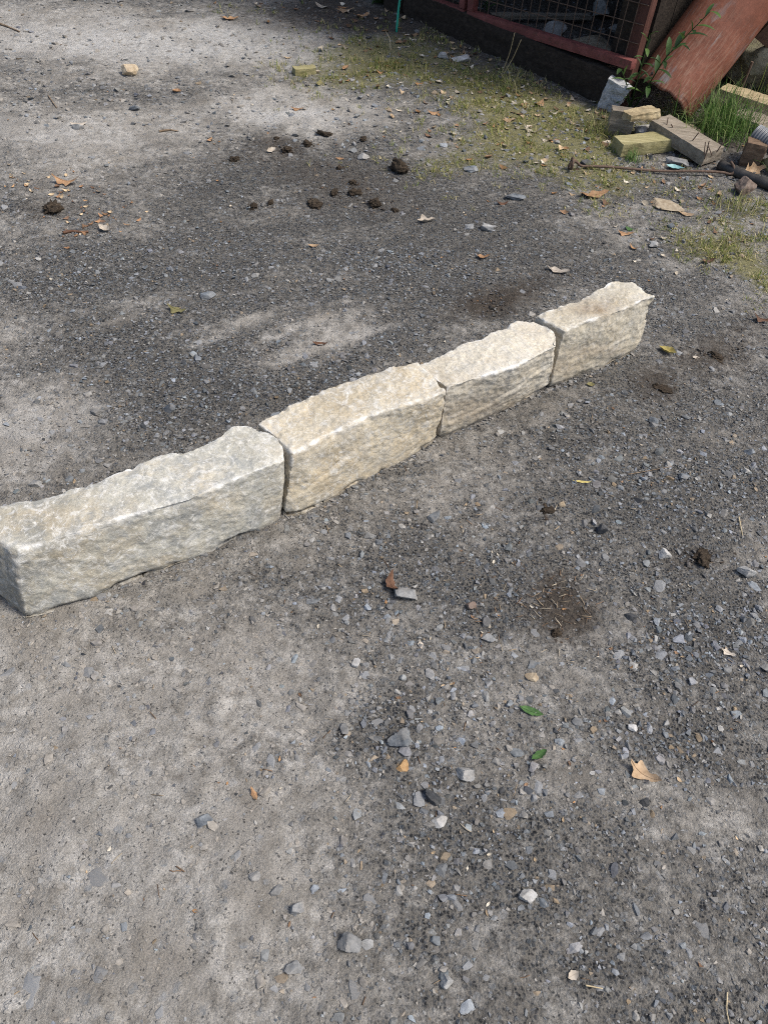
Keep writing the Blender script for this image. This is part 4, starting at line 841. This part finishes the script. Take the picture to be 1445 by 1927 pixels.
def gate(s0, s1, z0, z1, top, label, wires, zoff=0):
    e = empty('mesh_gate', gpt((s0+s1)/2, 0), label, 'gate', 'rusty mesh gate leaves')
    zz = lambda s: z0+(z1-z0)*(s-s0)/(s1-s0)
    w_ = .038
    bar(gpt(s0, zz(s0)), gpt(s1, zz(s1)), .042, w_, 'bottom_rail', e, M_red, 1); bar(gpt(s0, top), gpt(s1, top), .04, w_, 'top_rail', e, M_red, 2)
    bar(gpt(s0+w_/2, zz(s0)+w_/2), gpt(s0+w_/2, top-w_/2), .042, w_, 'stile', e, M_red, 3); bar(gpt(s1-w_/2, zz(s1)+w_/2), gpt(s1-w_/2, top-w_/2), .042, w_, 'stile', e, M_red, 4) if s1 < 1 else bar(gpt(s1-.045, -.02, -.05), gpt(s1-.045, top+.1, -.05), .05, .062, 'hinge_post', e, M_post, 4)
    s = s0+.06
    while s < s1-.04:
        V, F = tube(np.array([gpt(s, zz(s)+.008, -.016), gpt(s, (zz(s)+top)/2, -.016+gg.normal(0, .002)), gpt(s, top-.01, -.016)]), .0022, 5); mk('vertical_wire', V, F, M_iron, parent=e); s += .0525
    z = .075
    while z < top-z0-.02:
        V, F = tube(np.array([gpt(s0+.02, zz(s0)+z, -.0205), gpt(s0*.5+s1*.5, zz(s0*.5+s1*.5)+z+gg.normal(0, .003), -.0205), gpt(s1-.02, zz(s1)+z, -.0205)]), .0022, 5); mk('horizontal_wire', V, F, M_iron, parent=e); z += .075
    return e
gate(.435, 1.455, .126, .196, 1.25, 'rusty red mesh gate leaf on the right, nearest the half round pipe', True)
gate(-.60, .415, .075, .124, 1.25, 'rusty red mesh gate leaf on the left, by the green cord', True)
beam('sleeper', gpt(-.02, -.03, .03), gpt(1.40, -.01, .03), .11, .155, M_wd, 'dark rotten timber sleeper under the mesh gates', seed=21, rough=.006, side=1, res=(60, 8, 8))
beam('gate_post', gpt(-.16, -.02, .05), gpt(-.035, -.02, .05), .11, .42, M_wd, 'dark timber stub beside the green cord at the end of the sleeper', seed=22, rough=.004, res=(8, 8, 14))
mc_ = NT('teal cord', .55, .35); mc_.color((.02, .30, .21)); q = gp(746, 62)
V, F = tube(smoothpath([q+np.array([0, 0, -.005]), q+np.array([.0, .01, .05]), q+np.array([.004, .03, .14]), q+np.array([.03, .06, .32]), q+np.array([.05, .09, .6])], 24), .006, 8); tag(mk('green_cord', V, F, mc_.m, smooth=True), 'bright teal green cord hanging to the ground by the gate', 'cord')
# rusty post at the end of the gate, boards behind it
def post(p0, p1, wd, dp, name, mat, label, seed, cat):
    P0, P1 = np.asarray(p0, float), np.asarray(p1, float); d = P1-P0; L = np.linalg.norm(d); d /= L; s = gdir-d*(gdir@d); s /= np.linalg.norm(s); t = np.cross(d, s)
    Pg, F = grid_box(6, 4, 40); V = P0+s*((Pg[:, 0]-.5)*wd)[:, None]+t*((Pg[:, 1]-.5)*dp)[:, None]+d*(Pg[:, 2]*L)[:, None]
    V = smooth_np(V, F, 1, .3); V += normals(V, F)*(fbm(V*np.array([30, 30, 5]), 1, 3, seed)*.003)[:, None]
    return tag(mk(name, V, F, mat, smooth=False), label, cat)
M_purp = mat_wood('purple brown board', (.035, .025, .026), (.065, .048, .048), (.095, .072, .07), ax=(30, 30, 4))
q = px(1262, 120, .16)+np.array([.12, .12, 0]); q[2] = -.02
post(q, q+np.array([.13, .06, 1.0]), .10, .03, 'board', M_purp, 'purple brown board leaning between the rusty post and the pipe', 32, 'board')
q2 = q+np.array([.11, .02, 0]); post(q2, q2+np.array([.22, .10, 1.0]), .045, .035, 'batten', M_wy, 'greenish timber batten leaning against the back of the pipe', 33, 'timber')

# floor rubble behind the gates; added for shade, out of view: walls and roof
st = empty('shade_enclosure', gpt(.2, 0, -1.9), 'unseen timber enclosure added to shade the space behind the mesh gates', 'shade enclosure')
def shadeboards(s0, s1, off, z1, n_, vertical=True):
    for k in range(n_):
        a = s0+(s1-s0)*k/n_; b_ = s0+(s1-s0)*(k+1)/n_-.006
        Pg, F = grid_box(3, 1, 6); V = gpt(a, -.02, off)+gdir*(Pg[:, 0]*(b_-a))[:, None]+gn*((Pg[:, 1])*.022+.004*(k % 3))[:, None]+np.array([0, 0, 1])*(Pg[:, 2]*z1)[:, None]
        mk('shade_board', V, F, M_wd, parent=st)
shadeboards(-1.0, 1.75, -1.9, 2.0, 18)
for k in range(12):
    a = -.12-k*.15; Pg, F = grid_box(1, 3, 6); V = gpt(-1.0, -.02, a)+gdir*(Pg[:, 0]*.022)[:, None]-gn*(Pg[:, 1]*.144)[:, None]+np.array([0, 0, 1])*(Pg[:, 2]*2.0)[:, None]; mk('shade_board', V, F, M_wd, parent=st)
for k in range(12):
    a = -.16-k*.144; Pg, F = grid_box(1, 3, 6); V = gpt(1.385, -.02, a)+gdir*(Pg[:, 0]*.022)[:, None]-gn*(Pg[:, 1]*.138)[:, None]+np.array([0, 0, 1])*(Pg[:, 2]*2.0)[:, None]; mk('shade_board', V, F, M_wd, parent=st)
Pg, F = grid_box(12, 8, 1); V = gpt(-1.05, 1.98, -.12)+gdir*(Pg[:, 0]*2.45)[:, None]-gn*(Pg[:, 1]*1.9)[:, None]+np.array([0, 0, 1])*(Pg[:, 2]*.04-Pg[:, 1]*.1+.08)[:, None]; mk('shade_roof', V, F, M_wd, parent=st)  # unseen cover added to keep sun and sky off the interior
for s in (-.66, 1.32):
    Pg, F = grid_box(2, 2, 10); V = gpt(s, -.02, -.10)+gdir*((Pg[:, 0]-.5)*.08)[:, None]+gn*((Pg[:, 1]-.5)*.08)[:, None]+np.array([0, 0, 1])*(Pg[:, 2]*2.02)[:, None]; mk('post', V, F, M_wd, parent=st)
M_rub = mat_pebble('rubble stone', (.13, .125, .115), (.25, .24, .22), (.38, .36, .33), dusty=.2, sc=20)
def behind(X, Y, z): return px(X, Y, z)
beam('loose_plank', behind(925, 36, .02), behind(1112, 38, .02), .05, .02, M_wg, 'grey plank lying on the ground behind the mesh gate', seed=41)
for (X, Y, sz, lb, sd_, m_) in [(1035, 75, (.09, .07, .05), 'pale grey rock behind the gate rail, left of the slab', 51, M_rub), (1110, 95, (.16, .10, .035), 'flat pinkish slab lying behind the gate mesh', 52, M_tan), (1190, 75, (.13, .10, .06), 'pale boulder behind the gate mesh near the post', 53, M_rub), (1165, 105, (.08, .06, .045), 'small grey rock behind the right end of the gate rail', 54, M_rub), (1130, 30, (.09, .05, .05), 'dim grey rock deep behind the mesh gate', 55, M_rub), (1200, 115, (.06, .05, .04), 'broken brown brick behind the post', 56, M_brownst)]:
    q = behind(X, Y, 0); V, F = rock(sd_, 4, sz, cuts=7, noise=.07, tight=.42, fine=.02); V[:, 2] -= V[:, 2].min()+.008; tag(mk('rubble_stone', rotz(V, sd_)+q, F, m_, smooth=26), lb, 'stone')

# ------------------------------------------------------------------ grass
mgr = NT('grass blade', .6, .3); a_ = mgr.attr('Col'); mgr.color(a_.outputs['Color']); M_grass = mgr.m
tr = mgr.n('ShaderNodeBsdfTranslucent'); mgr.l(a_.outputs['Color'], tr.inputs[0]); mxs = mgr.n('ShaderNodeMixShader'); mxs.inputs[0].default_value = .3
mgr.l(mgr.b.outputs[0], mxs.inputs[1]); mgr.l(tr.outputs[0], mxs.inputs[2]); mgr.l(mxs.outputs[0], mgr.out.inputs[0])
def blades(x, y, z, L, wd, col, seed, spread=.8, lean=None):
    g_ = np.random.default_rng(seed); n = len(x); a = g_.uniform(0, 6.283, n) if lean is None else lean; b = np.abs(g_.normal(0, spread, n))
    ca, sa = np.cos(a), np.sin(a); perp = np.stack([-sa, ca, 0*a], 1)*wd[:, None]; V = np.zeros((n, 7, 3)); base = np.stack([x, y, z], 1)
    for k, t in enumerate((0, .35, .7, 1.0)):
        ang = b*(.35+.75*t); hpos = L*t*np.sin(np.clip(ang, 0, 1.5)); v = L*t*np.cos(np.clip(ang, 0, 1.75)); p = base+np.stack([ca*hpos, sa*hpos, v], 1)
        wt = (1, .85, .55, 0)[k]
        if k < 3: V[:, 2*k] = p-perp*wt; V[:, 2*k+1] = p+perp*wt
        else: V[:, 6] = p
    F = np.array([(0, 1, 3), (0, 3, 2), (2, 3, 5), (2, 5, 4), (4, 5, 6)]); FF = (F[None]+(np.arange(n)*7)[:, None, None]).reshape(-1, 3)
    return V.reshape(-1, 3), FF, np.repeat(col, 7, 0)
g_ = np.random.default_rng(77); n = 60000; x = g_.uniform(-2.5, 2.4, n); y = g_.uniform(2.2, 5.6, n); k = in_view(x, y); x, y = x[k], y[k]
d, m_, s_, gv = masks(x, y); cl = fbm(np.stack([x, y, 0*x], 1), 14, 3, 81); k = g_.random(len(x)) < np.clip(m_*(.42+2.0*cl), 0, 1); x, y = x[k], y[k]
xs = np.repeat(x, 5)+g_.normal(0, .007, len(x)*5); ys = np.repeat(y, 5)+g_.normal(0, .007, len(x)*5); n = len(xs)
pal = np.array([(.22, .25, .06), (.32, .31, .10), (.42, .37, .16), (.50, .43, .24), (.16, .22, .05)]); col = pal[g_.integers(0, 5, n)]*g_.uniform(.7, 1.25, (n, 1))
V, F, C_ = blades(xs, ys, gz(xs, ys), g_.uniform(.008, .034, n), g_.uniform(.0008, .0018, n), col, 5, 1.05)
tag(mk('sparse_grass', V, F, M_grass, origin=(0, 0, 0), cols=C_), 'short yellowish grass growing thinly on the track before the gate', 'grass', kind='stuff')
def tuft(X, Y, n, rad, L0, L1, pal, label, seed, name='grass_tuft', spread=.7, wd=(.0011, .0024)):
    g_ = np.random.default_rng(seed); p = gp(X, Y); xs = p[0]+g_.normal(0, rad, n); ys = p[1]+g_.normal(0, rad*.8, n); col = np.array(pal)[g_.integers(0, len(pal), n)]*g_.uniform(.7, 1.3, (n, 1))
    V, F, C_ = blades(xs, ys, gz(xs, ys)-.002, g_.uniform(L0, L1, n), g_.uniform(*wd, n), col, seed, spread); return tag(mk(name, V, F, M_grass, origin=p, cols=C_), label, 'grass')
lush = [(.06, .13, .025), (.09, .17, .035), (.13, .22, .055), (.22, .27, .10)]; dry = [(.34, .31, .13), (.22, .24, .07), (.42, .38, .2), (.16, .20, .05)]
tuft(1352, 248, 620, .085, .08, .24, lush, 'lush bright green grass tuft growing right of the rusty pipe', 61, spread=.75)
tuft(1262, 222, 60, .04, .05, .13, dry, 'thin dry grass growing in the mouth of the rusty pipe', 62)
tuft(952, 168, 70, .035, .03, .11, dry, 'dry grass tuft with tall stalks in front of the gate', 63)
tuft(735, 128, 160, .06, .02, .075, dry, 'small yellow grass tuft in dark soil left of the gate', 64)
tuft(1125, 250, 150, .05, .03, .09, dry, 'yellow green grass tuft left of the cut log', 65)['kind'] = 'stuff'
tuft(1385, 395, 170, .06, .02, .07, dry, 'grass tuft right of the buff slab', 66)['kind'] = 'stuff'
tuft(1190, 303, 50, .018, .03, .07, lush, 'small green tuft beneath the left end of the yellowish timber', 67)
tuft(1105, 320, 50, .03, .02, .05, dry, 'small grass tuft beside the loop of the iron rod', 68)
tuft(1340, 470, 160, .07, .02, .05, dry, 'low grass patch at the right, above the far stone block', 69)['kind'] = 'stuff'
tuft(1428, 180, 40, .07, .15, .4, dry, 'tall thin grasses at the right edge in front of the boulders', 70, spread=.45)
for k, (X0, Y0, X1, Y1, z1, lb) in enumerate([(941, 145, 968, 62, .25, 'tallest pale dry stalk in front of the gate rail'), (943, 147, 980, 75, .22, 'bent pale dry stalk beside the tallest stalk'), (735, 95, 725, 58, .06, 'thin dry stalk in soil below the green cord')]):
    a = gp(X0, Y0); b_ = px(X1, Y1, z1); mid = (a+b_)/2+np.array([.01, 0, .01]); V, F = tube(smoothpath([a, mid, b_], 12), np.linspace(.0026, .0014, 12), 6); tag(mk('dry_stalk', V, F, M_straw, smooth=True), lb, 'grass')

# ------------------------------------------------------------------ leafy plants
mlf = NT('fresh leaf', .5, .4); oi = mlf.n('ShaderNodeObjectInfo'); cl_ = mlf.ramp(oi.outputs['Random'], [(0, (.022, .050, .014)), (.6, (.048, .100, .026)), (1, (.10, .17, .045))]); mlf.color(cl_)
tr = mlf.n('ShaderNodeBsdfTranslucent'); mlf.l(cl_, tr.inputs[0]); mxs = mlf.n('ShaderNodeMixShader'); mxs.inputs[0].default_value = .25; mlf.l(mlf.b.outputs[0], mxs.inputs[1]); mlf.l(tr.outputs[0], mxs.inputs[2]); mlf.l(mxs.outputs[0], mlf.out.inputs[0]); M_fresh = mlf.m
def plant(base, tip, bend, n, L0, W0, label, seed, rstem=.004, t_lo=.08):
    g_ = np.random.default_rng(seed); e = empty('leafy_plant', base, label, 'plant'); base, tip = np.asarray(base), np.asarray(tip); P = smoothpath([base, (base+tip)/2+np.asarray(bend), tip], 24)
    V, F = tube(P, np.linspace(rstem, rstem*.4, 24), 6); mk('stem', V, F, M_fresh, parent=e, smooth=True)
    for k in range(n):
        t = t_lo+(1-t_lo)*k/(n-1); q = P[min(23, int(t*23))]; dirv = P[min(23, int(t*23)+1)]-P[max(0, int(t*23)-1)]; dirv /= np.linalg.norm(dirv)
        az = k*2.4+g_.normal(0, .3); s = np.cross(dirv, [0, 0, 1.0]); s = s/np.linalg.norm(s) if np.linalg.norm(s) > .1 else np.array([1, 0, 0]); u = np.cross(s, dirv)
        out = (math.cos(az)*s+math.sin(az)*u)*math.sin(.9+(1-t)*.3)+dirv*(.5+.4*t); out /= np.linalg.norm(out); L = L0*(1-.35*t)*g_.uniform(.75, 1.2)
        side = np.cross(out, [0, 0, 1.0]); side /= max(1e-6, np.linalg.norm(side)); nu = np.cross(side, out); V = []; m_ = 8
        for i in range(m_+1):
            a = i/m_; hw = W0*L/L0*math.sin(math.pi*min(.99, a*.93+.04))**.8*.5; c_ = q+out*L*a+np.array([0, 0, -1])*L*.28*a*a
            V += [c_-side*hw+nu*hw*.4, c_, c_+side*hw+nu*hw*.4]
        F = [(3*i+j, 3*i+j+1, 3*i+j+4, 3*i+j+3) for i in range(m_) for j in (0, 1)]; mk('leaf', V, F, M_fresh, parent=e, smooth=True)
plant(px(1192, 205, 0), px(1335, 22, .50), (-.03, -.02, .03), 24, .105, .027, 'tall leafy green weed growing along the left side of the rusty pipe', 1, t_lo=.2)
plant(px(1185, 203, 0), px(1222, 66, .40), (0, 0, .02), 10, .09, .024, 'leafy green weed standing in front of the rusty gate post', 2, t_lo=.35)
plant(px(1185, 206, 0), px(1168, 130, .20), (0, 0, .02), 8, .09, .026, 'short leafy weed between the granite stone and the gate post', 3)
plant(px(1195, 60, 0), px(1205, 5, .22), (0, 0, 0), 12, .09, .014, 'narrow leaved weed behind the mesh gate near the post', 4)
plant(px(915, 20, 0), px(925, -60, .2), (0, 0, 0), 12, .11, .016, 'dim weed behind the left end of the right gate leaf', 5)
plant(px(905, 15, 0), px(960, -40, .15), (0, 0, 0), 10, .11, .014, 'drooping dim weed behind the gate, second from the post joint', 6)
plant(px(660, 2, 0), px(640, -60, .12), (0, 0, 0), 14, .12, .05, 'dark green leafy plant at the top edge left of the cord', 7)
plant(px(700, 8, 0), px(720, -50, .12), (0, 0, 0), 14, .12, .05, 'dark green leafy plant at the top edge nearest the cord', 8)
plant(px(600, -12, 0), px(590, -70, .12), (0, 0, 0), 12, .12, .05, 'leftmost dark green leafy plant at the top edge', 9)


#print('TRIS', sum(sum(len(p.vertices)-2 for p in m.polygons) if len(m.polygons) < 2000 else len(m.polygons)*(len(m.polygons[0].vertices)-2) for m in bpy.data.meshes))
